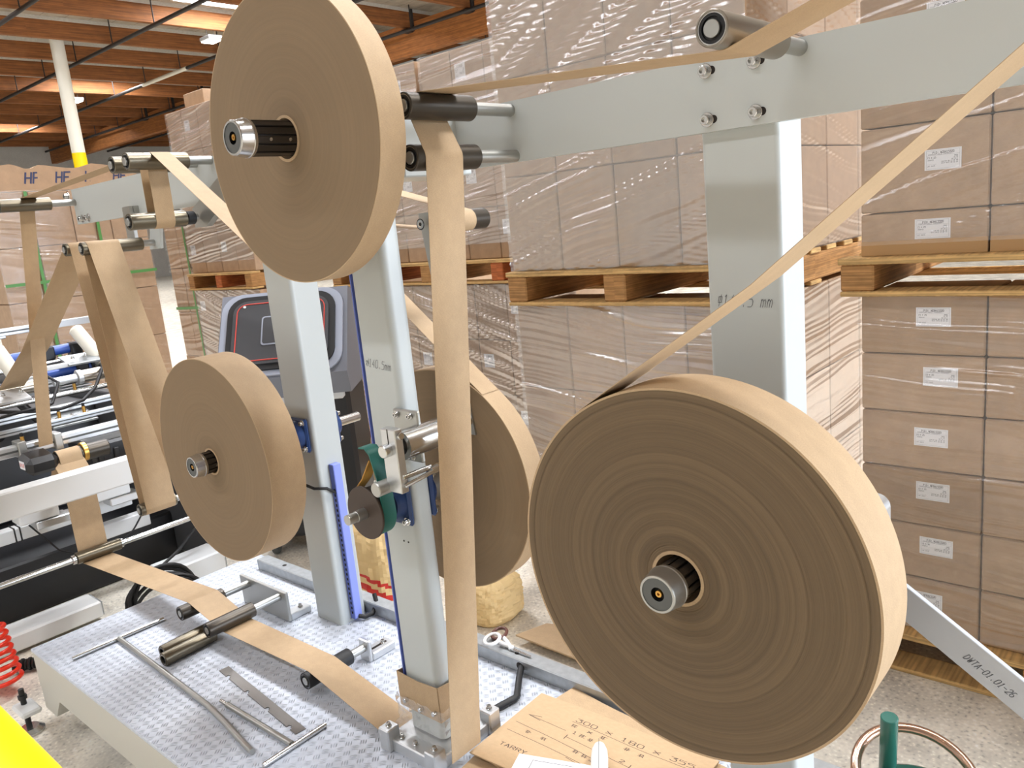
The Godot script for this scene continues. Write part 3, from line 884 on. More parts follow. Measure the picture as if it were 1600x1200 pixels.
func flange_bearing(label: String, c: Vector3, out: float):
	# square cast flange on a post face; out = -1 towards the aisle, 1 away
	var t := thing("flange_bearing", label, "bearing", c)
	var m := mb(); m.box(c + Vector3(out * 0.007, 0, 0), Vector3(0.014, 0.112, 0.112), 0.006); part(t, "flange", m, M.bearing_blue)
	m = mb(); m.lathe(c + Vector3(out * 0.012, 0, 0), Vector3(out, 0, 0), [Vector2(0, 0.05), Vector2(0.016, 0.042), Vector2(0.022, 0.038), Vector2(0.022, 0.026)], 32); part(t, "housing", m, M.bearing_blue)
	m = mb(); m.hose(c + Vector3(out * 0.014, 0, 0), Vector3(out, 0, 0), 0.018, 0.027, 0.016, 28); part(t, "inner_race", m, M.steel)
	for sy in [-1, 1]:
		for sz in [-1, 1]:
			socket_bolt(t, c + Vector3(out * 0.014, sy * 0.043, sz * 0.043), Vector3(out, 0, 0), 0.007)

func reels():
	reel("large kraft paper reel with rough ringed side on the broad right post", Vector3(1.11, 0.967, -0.668), 0.333, 0.113, 0.044, true)
	reel("upper kraft paper reel, narrow, high on the middle post", Vector3(0.996, 1.793, -1.452), 0.292, 0.062, 0.040, false)
	reel("small left kraft paper reel, wide, beside the post with the blue profile", Vector3(1.107, 0.967, -2.232), 0.311, 0.112, 0.036, false)
	reel("narrow kraft paper reel half hidden behind the hanging strip and the middle post", Vector3(1.302, 0.967, -1.440), 0.282, 0.06, 0.040, false)
	air_shaft("short air shaft with grey end in the large ringed reel", Vector3(0, 0.967, -0.668), 1.042, 1.082, 1.39, 0.036, false)
	air_shaft("long black ribbed air shaft with bright end in the upper reel", Vector3(0, 1.793, -1.447), 0.872, 0.906, 1.148, 0.036, true)
	air_shaft("air shaft with bright end in the small left reel", Vector3(0, 0.967, -2.234), 1.044, 1.078, 1.41, 0.034, true)
	flange_bearing("blue flange bearing between the small left reel and its post", Vector3(1.42, 0.967, -2.234), -1)
	flange_bearing("blue flange bearing on the back of the post with the blue profile", Vector3(1.526, 0.967, -2.234), 1)
	flange_bearing("blue flange bearing behind the brake pulley on the middle post", Vector3(1.15, 0.967, -1.44), -1)
	flange_bearing("blue flange bearing on the far side of the middle post", Vector3(1.209, 0.967, -1.44), 1)
	flange_bearing("blue flange bearing between the large ringed reel and its post", Vector3(1.40, 0.967, -0.668), -1)
	O = Vector3(1.65, 0.967, -2.234)
	var m := mb(); m.cyl(Vector3(1.54, 0.967, -2.234), Vector3(1.66, 0.967, -2.234), 0.016, 18, 0.002)
	solo("shaft_end", m, M.steel, "bare steel shaft end sticking out behind the post with the blue profile", "shaft")
	O = Vector3(1.28, 0.967, -1.44)
	m = mb(); m.cyl(Vector3(1.238, 0.967, -1.44), Vector3(1.30, 0.967, -1.44), 0.04, 28, 0.003); m.cyl(Vector3(1.0, 0.967, -1.44), Vector3(1.3, 0.967, -1.44), 0.012, 16)
	solo("brake_shaft", m, M.satin_steel, "steel shaft through the middle post from brake pulley to hidden reel", "shaft")
# ---------------------------------------------------------------- guide rollers
func roller(label: String, y: float, z: float, x0: float, x1: float, xr: float, sleeve: String, group := "", r := 0.025, hexbolt := false):
	var t := thing("guide_roller", label, "roller", Vector3(xr, y, z), group)
	var c := Vector3(x0, y, z)
	var m := mb()
	m.lathe(c, Vector3.RIGHT, [Vector2(0.004, r * 0.80), Vector2(0.0, r * 0.86), Vector2(0.0, r * 0.95), Vector2(0.0015, r), Vector2(x1 - x0 - 0.0015, r), Vector2(x1 - x0, r * 0.94), Vector2(x1 - x0, r * 0.4)], 36)
	part(t, "sleeve", m, M[sleeve])
	m = mb(); m.lathe(c + Vector3(0.002, 0, 0), Vector3.RIGHT, [Vector2(0.003, r * 0.3), Vector2(0.003, r * 0.62), Vector2(0, r * 0.64), Vector2(0, r * 0.81)], 28); part(t, "bearing_seal", m, M.seal_black)
	m = mb(); m.lathe(c + Vector3(0.0012, 0, 0), Vector3.RIGHT, [Vector2(0, r * 0.80), Vector2(0, r * 0.87)], 28); part(t, "bearing_ring", m, M.steel)
	m = mb()
	if hexbolt:
		m.cyl(c + Vector3(-0.005, 0, 0), c + Vector3(0.003, 0, 0), r * 0.52, 6, 0.001)
		part(t, "hex_bolt", m, M.satin_steel)
	else:
		m.cyl(c + Vector3(-0.001, 0, 0), c + Vector3(0.004, 0, 0), r * 0.48, 24, 0.0008)
		part(t, "shaft_face", m, M.satin_steel)
	m = mb(); m.cyl(Vector3(x1 - 0.002, y, z), Vector3(xr, y, z), r * 0.52, 20); part(t, "shaft", m, M.satin_steel)

func rollers():
	roller("dark guide roller at the end of the long beam where the strip turns down", 1.817, -1.176, 1.072, 1.252, 1.38, "dark_sleeve")
	roller("dark guide roller just below the one where the strip turns down", 1.722, -1.174, 1.072, 1.25, 1.38, "dark_sleeve")
	roller("bright steel guide roller on top of the long beam above the bolts", 1.820, -0.546, 1.075, 1.285, 1.38, "steel_sleeve")
	roller("bronze guide roller of the upper pair on the left beam, the strip crossing its top", 1.857, -2.434, 1.11, 1.298, 1.38, "bronze_sleeve", "", 0.025, true)
	roller("bronze guide roller of the upper pair on the left beam, farther along the machine", 1.857, -2.531, 1.11, 1.298, 1.38, "bronze_sleeve", "", 0.025, true)
	roller("bronze guide roller under the left beam with a strip looped round it", 1.686, -2.488, 1.11, 1.288, 1.33, "bronze_sleeve", "", 0.025, true)
	roller("bronze guide roller of the lower twin pair, nearer the far end of the machine", 1.626, -3.019, 1.11, 1.315, 1.35, "bronze_sleeve", "", 0.022, true)
	roller("bronze guide roller of the lower twin pair, nearer the small left reel", 1.623, -2.879, 1.11, 1.315, 1.36, "bronze_sleeve", "", 0.022, true)
	roller("bronze guide roller beyond the end of the left beam, a thin strip hanging from it", 1.816, -3.544, 1.10, 1.285, 1.38, "bronze_sleeve", "", 0.025, true)
	roller("short bronze roller at the foot of the hanging paper loop", 0.711, -2.808, 1.10, 1.23, 1.34, "bronze_sleeve", "", 0.022, true)
	roller("dark roller on the flat lever behind the hanging strip", 1.597, -1.396, 1.31, 1.497, 1.505, "dark_sleeve")
	roller("dark roller hidden behind the upper reel, taking the strip from the lever", 1.80, -2.10, 1.30, 1.46, 1.40, "dark_sleeve")
	roller("dark roller behind the upper reel, turning the strip of the hidden reel", 1.60, -1.80, 1.30, 1.42, 1.44, "dark_sleeve")
	roller("black roller low over the tread plate by the kraft sleeve", 0.345, -1.915, 1.108, 1.268, 1.335, "rubber_black")
	roller("dark roller on the low bracket, under the paper strip", 0.388, -2.585, 1.075, 1.235, 1.345, "dark_sleeve")
	roller("dark roller on the low bracket, pressing on the paper strip", 0.388, -2.385, 1.065, 1.232, 1.345, "dark_sleeve")
	# the plate that carries the two hidden rollers
	var m: MB
	O = Vector3(1.44, 1.58, -1.8)
	m = mb(); m.span(Vector3(1.425, 1.56, -1.84), Vector3(1.44, 1.75, -1.76), 0.002)
	solo("roller_hanger", m, M.grey_paint, "grey hanger plate under the left beam behind the upper reel", "bracket")
	# brackets on the tread plate
	var t := thing("roller_bracket", "grey two-shaft roller bracket standing on the tread plate", "bracket", Vector3(1.37, 0.30, -2.49))
	m = mb(); m.span(Vector3(1.335, 0.302, -2.64), Vector3(1.347, 0.41, -2.345), 0.002); part(t, "bracket_plate", m, M.satin_steel)
	for z in [-2.62, -2.37]:
		m = mb(); m.span(Vector3(1.347, 0.30, z - 0.022), Vector3(1.43, 0.325, z + 0.022), 0.003); var lug := part(t, "base_block", m, M.aluminium)
		socket_bolt(lug, Vector3(1.40, 0.325, z), Vector3.UP, 0.006)
	t = thing("roller_bracket", "aluminium roller bracket with slotted foot near the kraft sleeve", "bracket", Vector3(1.36, 0.30, -1.915))
	m = mb(); m.span(Vector3(1.322, 0.30, -1.94), Vector3(1.336, 0.372, -1.89), 0.004); part(t, "bracket_plate", m, M.aluminium)
	m = mb(); m.span(Vector3(1.336, 0.30, -1.94), Vector3(1.425, 0.326, -1.89), 0.003); var foot := part(t, "slotted_foot", m, M.aluminium)
	m = mb(); m.span(Vector3(1.35, 0.3258, -1.920), Vector3(1.41, 0.3264, -1.910)); part(foot, "foot_slot", m, M.gap_dark)
	socket_bolt(foot, Vector3(1.395, 0.326, -1.915), Vector3.UP, 0.006)
	# the pair of loose rollers lying on the plate
	for k in 2:
		var a := [Vector3(0.945, 0.3225, -2.462), Vector3(0.965, 0.3225, -2.512)][k] as Vector3
		var b := [Vector3(1.125, 0.3225, -2.470), Vector3(1.150, 0.3225, -2.524)][k] as Vector3
		t = thing("loose_roller", ["loose bronze roller lying on the tread plate, nearer the notched blade", "loose bronze roller lying on the tread plate, nearer the paper strip"][k], "roller", Vector3(a.x, 0.30, a.z), "loose rollers lying on the tread plate")
		m = mb(); m.lathe(a, b - a, [Vector2(0.02, 0.012), Vector2(0.0, 0.013), Vector2(0, 0.021), Vector2(0.0015, 0.0225), Vector2((b - a).length() - 0.0015, 0.0225), Vector2((b - a).length(), 0.021), Vector2((b - a).length(), 0.012)], 32); part(t, "sleeve", m, M.bronze_sleeve)
		m = mb(); m.lathe(a + (b - a).normalized() * 0.002, b - a, [Vector2(0.012, 0.0), Vector2(0.012, 0.010), Vector2(0, 0.0105), Vector2(0, 0.014)], 24); part(t, "bearing", m, M.seal_black)
		m = mb(); m.lathe(a + (b - a).normalized() * -0.0004, b - a, [Vector2(0, 0.0145), Vector2(0, 0.017)], 24); part(t, "bearing_ring", m, M.steel)

# ---------------------------------------------------------------- paper strips
# a strip runs past stations [z, y, s, x0, x1]: s is the radius it bends on, positive with the centre on its right, 0 for a plain point
func strip(label: String, S: Array, group := "", th := 0.001, wave := 0.0):
	var n := S.size()
	var uv := []         # [point, x0, x1]
	var dirs := []
	for i in n - 1:
		var a := Vector2(S[i][0], S[i][1])
		var b := Vector2(S[i + 1][0], S[i + 1][1])
		var D := b - a
		var th_ := D.angle() - asin(clampf((S[i][2] - S[i + 1][2]) / D.length(), -1, 1))
		dirs.append(Vector2(cos(th_), sin(th_)))
	for i in n:
		var c := Vector2(S[i][0], S[i][1])
		var s: float = S[i][2]
		var nin: Vector2 = Vector2(-dirs[maxi(i - 1, 0)].y, dirs[maxi(i - 1, 0)].x)
		var nout: Vector2 = Vector2(-dirs[mini(i, n - 2)].y, dirs[mini(i, n - 2)].x)
		if i > 0:     # straight run from the last contact
			var p0: Vector2 = uv[-1][0]
			var p1 := c + nin * s
			var run := maxi(2, int((p1 - p0).length() / 0.04))
			for k in range(1, run + 1):
				var f := float(k) / run
				var off := Vector2.ZERO
				if wave > 0.0: off = nin * wave * sin(f * PI) * sin(f * 9.0 + i)
				uv.append([p0.lerp(p1, f) + off, lerpf(S[i - 1][3], S[i][3], f), lerpf(S[i - 1][4], S[i][4], f)])
		else:
			uv.append([c + nout * s, S[i][3], S[i][4]])
		if s != 0.0 and i > 0 and i < n - 1:
			var a0 := (nin * signf(s)).angle()
			var a1 := (nout * signf(s)).angle()
			if s > 0:
				while a1 > a0 + 1e-6: a1 -= TAU
			else:
				while a1 < a0 - 1e-6: a1 += TAU
			if absf(a1 - a0) < 6.0:
				var steps := maxi(1, int(absf(a1 - a0) / 0.14))
				for k in range(1, steps + 1):
					var a := lerpf(a0, a1, float(k) / steps)
					uv.append([c + Vector2(cos(a), sin(a)) * absf(s), S[i][3], S[i][4]])
	var L := []
	var R := []
	for q in uv:
		var p: Vector2 = q[0]
		if L.size() and (Vector3(q[1], p.y, p.x) - L[-1]).length() < 0.0008: continue
		L.append(Vector3(q[1], p.y, p.x))
		R.append(Vector3(q[2], p.y, p.x))
	var lo: Vector3 = L[0]
	for p in L: if p.y < lo.y: lo = p
	O = lo
	var m := mb()
	m.ribbon(L, R, th)
	solo("paper_strip", m, M.kraft_paper, label, "strip", group)

func strips():
	var r := 0.0256
	# off the large reel, up to the right
	strip("kraft strip rising from the top of the large ringed reel", [[-0.668, 0.967, 0.3345, 1.112, 1.218], [-0.52, 1.466, 0, 1.112, 1.218], [0.45, 2.24, 0, 1.112, 1.218]])
	# back along the top, round the beam end and down to the platform
	strip("long kraft strip under the bright roller, over the beam end and hanging to the platform", [[0.55, 2.12, 0, 1.10, 1.20], [-0.546, 1.82, r, 1.105, 1.205], [-1.176, 1.817, -r, 1.105, 1.202], [-1.174, 1.722, r, 1.09, 1.19], [-1.302, 0.342, 0, 1.098, 1.196]])
	# along the platform to the machine
	strip("kraft strip running low over the tread plate from the sleeved post to the machine", [[-1.525, 0.318, 0, 1.10, 1.20], [-1.57, 0.322, 0, 1.10, 1.20], [-1.915, 0.345, -r, 1.122, 1.216], [-2.385, 0.388, r, 1.115, 1.218], [-2.585, 0.388, -r, 1.11, 1.218], [-3.5, 0.38, 0.026, 1.105, 1.225], [-3.53, 0.72, 0, 1.105, 1.225], [-3.62, 0.80, 0, 1.105, 1.225]])
	# off the small left reel over the twin rollers and round the loop
	strip("wide kraft strip from the small left reel over twin rollers and a hanging loop", [[-2.232, 0.967, 0.3125, 1.11, 1.217], [-2.879, 1.623, -0.0226, 1.125, 1.232], [-2.808, 0.711, 0.0226, 1.115, 1.222], [-3.019, 1.626, -0.0226, 1.12, 1.23], [-3.72, 1.24, 0, 1.12, 1.23], [-4.15, 1.04, 0, 1.12, 1.23]])
	# off the upper reel over the left beam
	strip("narrow kraft strip from the upper reel over the left beam and lower roller", [[-1.452, 1.793, 0.2935, 1.0, 1.056], [-2.434, 1.857, -r, 1.184, 1.244], [-2.488, 1.686, r, 1.184, 1.244], [-2.531, 1.857, -r, 1.182, 1.24], [-3.544, 1.816, -r, 1.18, 1.236], [-3.70, 0.835, 0, 1.10, 1.155]])
	# off the hidden reel over the lever roller
	strip("narrow kraft strip from the half hidden reel round the lever roller", [[-1.44, 0.967, -0.2835, 1.304, 1.36], [-1.80, 1.60, 0.0256, 1.345, 1.402], [-1.396, 1.597, -0.0256, 1.386, 1.445], [-2.10, 1.80, -0.0256, 1.35, 1.41], [-2.13, 1.74, 0, 1.35, 1.41]])

# ---------------------------------------------------------------- the belt brake on the middle post
func brake():
	var m: MB
	var c := Vector3(1.05, 0.967, -1.44)
	var t := thing("brake_pulley", "dark brown brake disc with steel hub on the middle post", "pulley", c)
	m = mb(); m.lathe(c, Vector3.RIGHT, [Vector2(0, 0.012), Vector2(0, 0.0615), Vector2(0.0015, 0.063), Vector2(0.005, 0.063), Vector2(0.005, 0.02)], 48); part(t, "disc", m, M.pulley_brown)
	m = mb(); m.lathe(c + Vector3(-0.026, 0, 0), Vector3.RIGHT, [Vector2(0.004, 0), Vector2(0.004, 0.004), Vector2(0, 0.0045), Vector2(0, 0.012), Vector2(0.001, 0.013), Vector2(0.03, 0.013)], 24); part(t, "hub", m, M.satin_steel)
	m = mb(); m.cyl(c + Vector3(0.005, 0, 0), c + Vector3(0.045, 0, 0), 0.054, 40); part(t, "drum", m, M.rubber_black)
	t = thing("brake_belt", "teal brake belt round the drum, its tan back showing", "belt", c - Vector3(0, 0.06, 0))
	var L := []
	var R := []
	for k in 30:
		var a := lerpf(0.12, -PI - 0.75, k / 29.0)
		L.append(c + Vector3(0.008, sin(a) * 0.058, cos(a) * 0.058))
	L.push_front(c + Vector3(0.008, 0.085, 0.050))
	L.push_front(c + Vector3(0.008, 0.140, 0.034))
	L.push_front(c + Vector3(0.008, 0.153, 0.020))
	L.push_front(c + Vector3(0.008, 0.152, -0.002))
	for p in L: R.append(p + Vector3(0.036, 0, 0))
	m = mb(); m.ribbon(L, R, 0.003); part(t, "belt_band", m, M.belt_green)
	m = mb(); m.ribbon([c + Vector3(0.012, 0.045, -0.042), c + Vector3(0.012, 0.075, -0.01), c + Vector3(0.012, 0.125, 0.026)], [c + Vector3(0.04, 0.045, -0.042), c + Vector3(0.04, 0.075, -0.01), c + Vector3(0.04, 0.125, 0.026)], 0.003); part(t, "tan_lining", m, M.belt_tan)
	# lever, pivot shaft and bushing
	t = thing("brake_lever", "aluminium split-clamp brake lever on a steel pivot shaft", "lever", Vector3(1.0720, 1.04, -1.31))
	m = mb(); m.span(Vector3(1.0500, 1.035, -1.345), Vector3(1.0720, 1.178, -1.298), 0.002); part(t, "lever_arm", m, M.aluminium)
	m = mb(); m.span(Vector3(1.0492, 1.140, -1.3225), Vector3(1.0505, 1.178, -1.3205)); part(t, "clamp_split", m, M.gap_dark)
	m = mb(); m.cyl(Vector3(1.0320, 1.132, -1.324), Vector3(1.30, 1.132, -1.324), 0.0145, 24, 0.0015); part(t, "pivot_shaft", m, M.steel)
	m = mb(); m.cyl(Vector3(1.0620, 1.163, -1.298), Vector3(1.0620, 1.163, -1.290), 0.008, 16, 0.001); part(t, "clamp_screw", m, M.steel)
	m = mb(); m.cyl(Vector3(1.0220, 1.045, -1.352), Vector3(1.0880, 1.045, -1.352), 0.0165, 24, 0.002); m.span(Vector3(1.0520, 1.035, -1.352), Vector3(1.0700, 1.055, -1.33)); part(t, "belt_pin", m, M.satin_steel)
	m = mb(); m.cyl(Vector3(1.0580, 1.07, -1.30), Vector3(1.1420, 1.07, -1.30), 0.006, 12, 0.001); m.cyl(Vector3(1.0580, 1.052, -1.295), Vector3(1.1220, 1.07, -1.27), 0.005, 12, 0.001); m.cyl(Vector3(1.1220, 1.07, -1.275), Vector3(1.1370, 1.075, -1.268), 0.009, 14, 0.001); part(t, "spring_rod", m, M.steel)
	t = thing("pivot_bushing", "silver flanged bushing bolted to the edge of the middle post", "bushing", Vector3(1.15, 1.132, -1.345))
	m = mb(); m.span(Vector3(1.139, 1.075, -1.405), Vector3(1.150, 1.195, -1.322), 0.003); part(t, "flange_plate", m, M.satin_steel)
	m = mb(); m.hose(Vector3(1.085, 1.132, -1.324), Vector3.RIGHT, 0.021, 0.033, 0.13, 36); part(t, "bushing_sleeve", m, M.steel)
	m = mb(); m.hose(Vector3(1.088, 1.132, -1.324), Vector3.RIGHT, 0.0146, 0.0209, 0.05, 30); part(t, "bushing_bore", m, M.seal_black)
	for e in [[1.183, -1.39], [1.183, -1.345], [1.087, -1.39], [1.087, -1.35]]:
		socket_bolt(t, Vector3(1.139, e[0], e[1]), Vector3.LEFT, 0.0055)
	# flat dancer lever behind the post
	t = thing("dancer_lever", "flat steel lever standing behind the middle post with a socket screw at its top", "lever", Vector3(1.29, 1.13, -1.33))
	m = mb()
	m.prism(PackedVector2Array([Vector2(-1.345, 1.10), Vector2(-1.305, 1.10), Vector2(-1.374, 1.622), Vector2(-1.414, 1.622)]), Vector3(1.297, 0, 0), Vector3.BACK, Vector3.UP, -0.014)
	part(t, "lever_bar", m, M.satin_steel)
	m = mb(); m.lathe(Vector3(1.2815, 1.597, -1.394), Vector3.RIGHT, [Vector2(0, 0.006), Vector2(0, 0.0105), Vector2(0.003, 0.0105)], 24); part(t, "socket_screw", m, M.steel)
	m = mb(); m.lathe(Vector3(1.281, 1.597, -1.394), Vector3.RIGHT, [Vector2(0.0004, 0), Vector2(0.0004, 0.005)], 6); m.lathe(Vector3(1.2822, 1.597, -1.394), Vector3.RIGHT, [Vector2(0, 0.0106), Vector2(0, 0.013)], 24); part(t, "screw_socket", m, M.seal_black)

# ---------------------------------------------------------------- the bag machine beyond the platform
func rod(n: String, a: Vector3, b: Vector3, r: float, mt: Material, label: String, cat := "rod", group := ""):
	O = (a + b) * 0.5 - Vector3(0, r, 0)
	var m := mb()
	m.cyl(a, b, r, 16, r * 0.1)
	solo(n, m, mt, label, cat, group)

func left_machine():
	var m: MB
	var t := thing("machine_crossbeam", "broad glossy white crossbeam of the bag machine in front of the hanging paper", "beam", Vector3(1.0, 0.648, -3.43))
	m = mb(); m.span(Vector3(0.2, 0.648, -3.47), Vector3(1.52, 0.758, -3.40), 0.006); part(t, "beam_body", m, M.machine_white)
	# rod with a bronze sleeve
	t = thing("carrier_rod", "long bright rod with a bronze sleeve turning the low paper strip upward", "rod", Vector3(1.165, 0.35, -3.5))
	m = mb(); m.cyl(Vector3(0.4, 0.38, -3.5), Vector3(1.62, 0.38, -3.5), 0.0125, 18); part(t, "rod_bar", m, M.steel)
	m = mb(); m.cyl(Vector3(1.085, 0.38, -3.5), Vector3(1.265, 0.38, -3.5), 0.025, 28, 0.002); part(t, "sleeve", m, M.bronze_sleeve)
	for x in [1.075, 1.268]:
		m = mb(); m.cyl(Vector3(x - 0.008, 0.38, -3.5), Vector3(x + 0.008, 0.38, -3.5), 0.02, 20, 0.002); part(t, "set_collar", m, M.steel)
	# aluminium rails over the machine
	for e in [[0.835, -3.75, 0.022, "lower front aluminium rail of the bag machine with clamps"], [0.905, -4.12, 0.016, "aluminium rail of the bag machine behind the clamped one"], [0.868, -4.0, 0.014, "thin aluminium rail of the bag machine between two rails"], [0.985, -4.45, 0.018, "aluminium rail of the bag machine under the bronze sleeve"], [1.235, -5.0, 0.02, "white rail of the bag machine against the cartons"]]:
		t = thing("machine_rail", e[3], "rail", Vector3(1.2, e[0], e[1]), "rails across the bag machine")
		m = mb(); m.span(Vector3(0.3, e[0] - e[2], e[1] - e[2]), Vector3(1.62 if e[1] > -4.6 else 2.1, e[0] + e[2], e[1] + e[2]), 0.003); part(t, "rail_body", m, M.aluminium)
		m = mb(); m.span(Vector3(0.3, e[0] - e[2] * 0.2, e[1] + e[2]), Vector3(1.6, e[0] + e[2] * 0.2, e[1] + e[2] + 0.0008)); part(t, "rail_slot", m, M.cap_grey)
		if e[1] == -3.75:
			for x in [1.045, 1.185]:
				m = mb(); m.span(Vector3(x - 0.016, 0.80, -3.79), Vector3(x + 0.016, 0.872, -3.712), 0.003); part(t, "rail_clamp", m, M.satin_steel)
	rod("machine_rod", Vector3(0.3, 0.955, -4.2), Vector3(1.7, 0.955, -4.2), 0.012, M.steel, "thin bright rod across the bag machine below the bronze sleeve", "rod", "rods across the bag machine")
	rod("machine_rod", Vector3(0.3, 0.80, -3.95), Vector3(1.7, 0.80, -3.95), 0.010, M.steel, "thin bright rod across the bag machine behind the rail clamps", "rod", "rods across the bag machine")
	rod("machine_rod", Vector3(0.3, 1.05, -4.75), Vector3(1.9, 1.05, -4.75), 0.014, M.steel, "bright rod across the bag machine near the blue pipes", "rod", "rods across the bag machine")
	# bronze sleeve rollers
	for e in [[0.5, 1.30, "bronze sleeve roller of the bag machine beside the thin hanging strip"], [1.50, 1.72, "bronze sleeve roller of the bag machine beside the wide hanging strips"]]:
		t = thing("sleeve_roller", e[2], "roller", Vector3(e[0], 1.0, -4.2), "bronze sleeve rollers of the bag machine")
		m = mb(); m.cyl(Vector3(e[0], 1.022, -4.2), Vector3(e[1], 1.022, -4.2), 0.032, 24, 0.003); part(t, "sleeve", m, M.steel_sleeve)
		m = mb(); m.cyl(Vector3(e[0] - 0.13, 1.022, -4.2), Vector3(e[0], 1.022, -4.2), 0.02, 18); part(t, "shaft", m, M.aluminium)
		for x in [e[0] - 0.01, e[1] + 0.01]:
			m = mb(); m.cyl(Vector3(x - 0.012, 1.022, -4.2), Vector3(x + 0.012, 1.022, -4.2), 0.036, 22, 0.002); part(t, "collar", m, M.aluminium)
	# clamping plates
	for e in [[1.10, 1.02, -4.05, "white guide plate with bolts beside the bronze roller"], [1.36, 0.86, -4.05, "steel guide plate with brass fittings behind the rail"], [1.62, 1.08, -4.45, "clear-edged cover plate by the grey cylinder"]]:
		t = thing("guide_plate", e[3], "plate", Vector3(e[0], e[1], e[2]))
		m = mb(); m.xf = Transform3D(Basis(Vector3.RIGHT, 0.25), Vector3(e[0], e[1], e[2])); m.box(Vector3.ZERO, Vector3(0.2, 0.012, 0.14), 0.002); m.xf = Transform3D.IDENTITY; part(t, "plate", m, M.machine_white if e[0] < 1.2 else M.galvanised)
		for k in 3:
			socket_bolt(t, Vector3(e[0] - 0.07 + 0.07 * k, e[1] + 0.012, e[2] + (0.03 if k == 1 else 0.045)), Vector3.UP, 0.008)
	for e in [Vector3(1.30, 0.882, -4.0), Vector3(1.41, 0.882, -4.0), Vector3(1.06, 0.857, -3.75), Vector3(1.46, 0.966, -4.2)]:
		t = thing("brass_fitting", {1.30: "brass air fitting on the thin rail, beside the thin hanging strip", 1.41: "brass air fitting on the thin rail, nearer the wide hanging strips", 1.06: "brass air fitting on the clamped front rail", 1.46: "brass air fitting on the bright rod below the bronze sleeve"}[snappedf(e.x, 0.01)], "fitting", e, "brass air fittings on the bag machine")
		m = mb(); m.cyl(e, e + Vector3(0, 0.03, 0), 0.008, 6); part(t, "hex_body", m, M.brass)
		m = mb(); m.cyl(e + Vector3(0, 0.03, 0), e + Vector3(0, 0.045, 0), 0.0065, 12, 0.001); part(t, "collet", m, M.rubber_black)
	# slatted heat sink blocks
	for e in [Vector3(1.36, 0.98, -4.5), Vector3(1.56, 0.95, -4.5), Vector3(1.0, 0.92, -4.5)]:
		t = thing("finned_block", {1.36: "white finned block between the thin strip and the wide strips", 1.56: "white finned block behind the wide hanging strips", 1.0: "white finned block at the far side of the thin hanging strip"}[snappedf(e.x, 0.01)], "block", e, "finned blocks on the bag machine")
		for k in 6:
			m = mb(); m.box(e + Vector3(0, 0.016 * k - 0.04, 0.012 * k), Vector3(0.15, 0.007, 0.05), 0.002); part(t, "fin", m, M.machine_white)
		m = mb(); m.box(e + Vector3(0, 0, -0.02), Vector3(0.14, 0.10, 0.03), 0.003); part(t, "block_body", m, M.satin_steel)
	# grey cylinders
	for e in [[Vector3(1.64, 1.235, -4.55), Vector3(1.70, 1.06, -4.45), "upright pale cylinder near the blue pipes"], [Vector3(1.26, 1.20, -4.55), Vector3(1.30, 1.03, -4.45), "upright pale cylinder at the far side of the thin hanging strip"]]:
		t = thing("air_cylinder", e[2], "cylinder", e[1])
		m = mb(); m.cyl(e[0], e[1], 0.036, 24, 0.012); part(t, "barrel", m, M.pole_white)
		m = mb(); m.cyl(e[1] - (e[0] - e[1]).normalized() * 0.02, e[1] + (e[0] - e[1]).normalized() * 0.01, 0.042, 24, 0.003); part(t, "base_ring", m, M.satin_steel)
	# blue pipes with black clamps
	for e in [[1.15, 1.12, -4.62, 0.55, "blue pipe held in black clamps above the bag machine"], [1.42, 1.02, -4.5, 0.3, "short blue pipe below the white bar of the bag machine"]]:
		t = thing("blue_pipe", e[4], "pipe", Vector3(e[0], e[1], e[2]))
		m = mb(); m.cyl(Vector3(e[0], e[1], e[2]), Vector3(e[0] + e[3], e[1] + 0.01, e[2]), 0.026, 18, 0.004); part(t, "pipe_body", m, M.cylinder_blue)
		for x in [0.36, 0.5]:
			m = mb(); m.box(Vector3(e[0] + e[3] * x * 1.8, e[1], e[2] + 0.005), Vector3(0.06, 0.075, 0.07), 0.008); part(t, "clamp", m, M.black_plastic)
	O = Vector3(1.5, 1.06, -4.42)
	m = mb(); m.span(Vector3(1.35, 1.055, -4.44), Vector3(1.58, 1.078, -4.40), 0.003)
	solo("white_bar", m, M.machine_white, "short white bar in front of the blue pipes", "bar")
	# a curved white hood far left
	t = thing("machine_hood", "curved white hood of the bag machine against the wrapped cartons", "hood", Vector3(1.2, 1.25, -5.1))
	m = mb(); m.cyl(Vector3(0.6, 1.29, -5.1), Vector3(1.42, 1.27, -5.1), 0.075, 28, 0.03); part(t, "hood_shell", m, M.machine_white)
	m = mb(); m.span(Vector3(0.6, 1.20, -5.06), Vector3(1.45, 1.225, -5.0), 0.004); part(t, "hood_rail", m, M.aluminium)
	# black head with the strip over it
	t = thing("sensor_head", "black sensor head with a small red and white sticker, paper running over it", "sensor", Vector3(1.05, 0.73, -3.62))
	m = mb(); m.xf = Transform3D(Basis(Vector3.RIGHT, 0.15), Vector3(1.065, 0.79, -3.63)); m.box(Vector3.ZERO, Vector3(0.12, 0.075, 0.13), 0.02); m.xf = Transform3D.IDENTITY; part(t, "head_body", m, M.black_plastic)
	m = mb(); m.quad(Vector3(1.0045, 0.775, -3.66), Vector3(1.0045, 0.775, -3.60), Vector3(1.0045, 0.81, -3.60), Vector3(1.0045, 0.81, -3.66), Vector3.LEFT); var sticker := part(t, "sticker", m, M.white_paper)
	m = mb()
	for k in 3: m.box(Vector3(1.0042, 0.7925, -3.648 + 0.018 * k), Vector3(0.0004, 0.016, 0.007))
	part(sticker, "sticker_print", m, M.print_red)
	m = mb(); m.cyl(Vector3(1.13, 0.78, -3.62), Vector3(1.34, 0.78, -3.62), 0.035, 24, 0.004); part(t, "feed_roller", m, M.dark_sleeve)
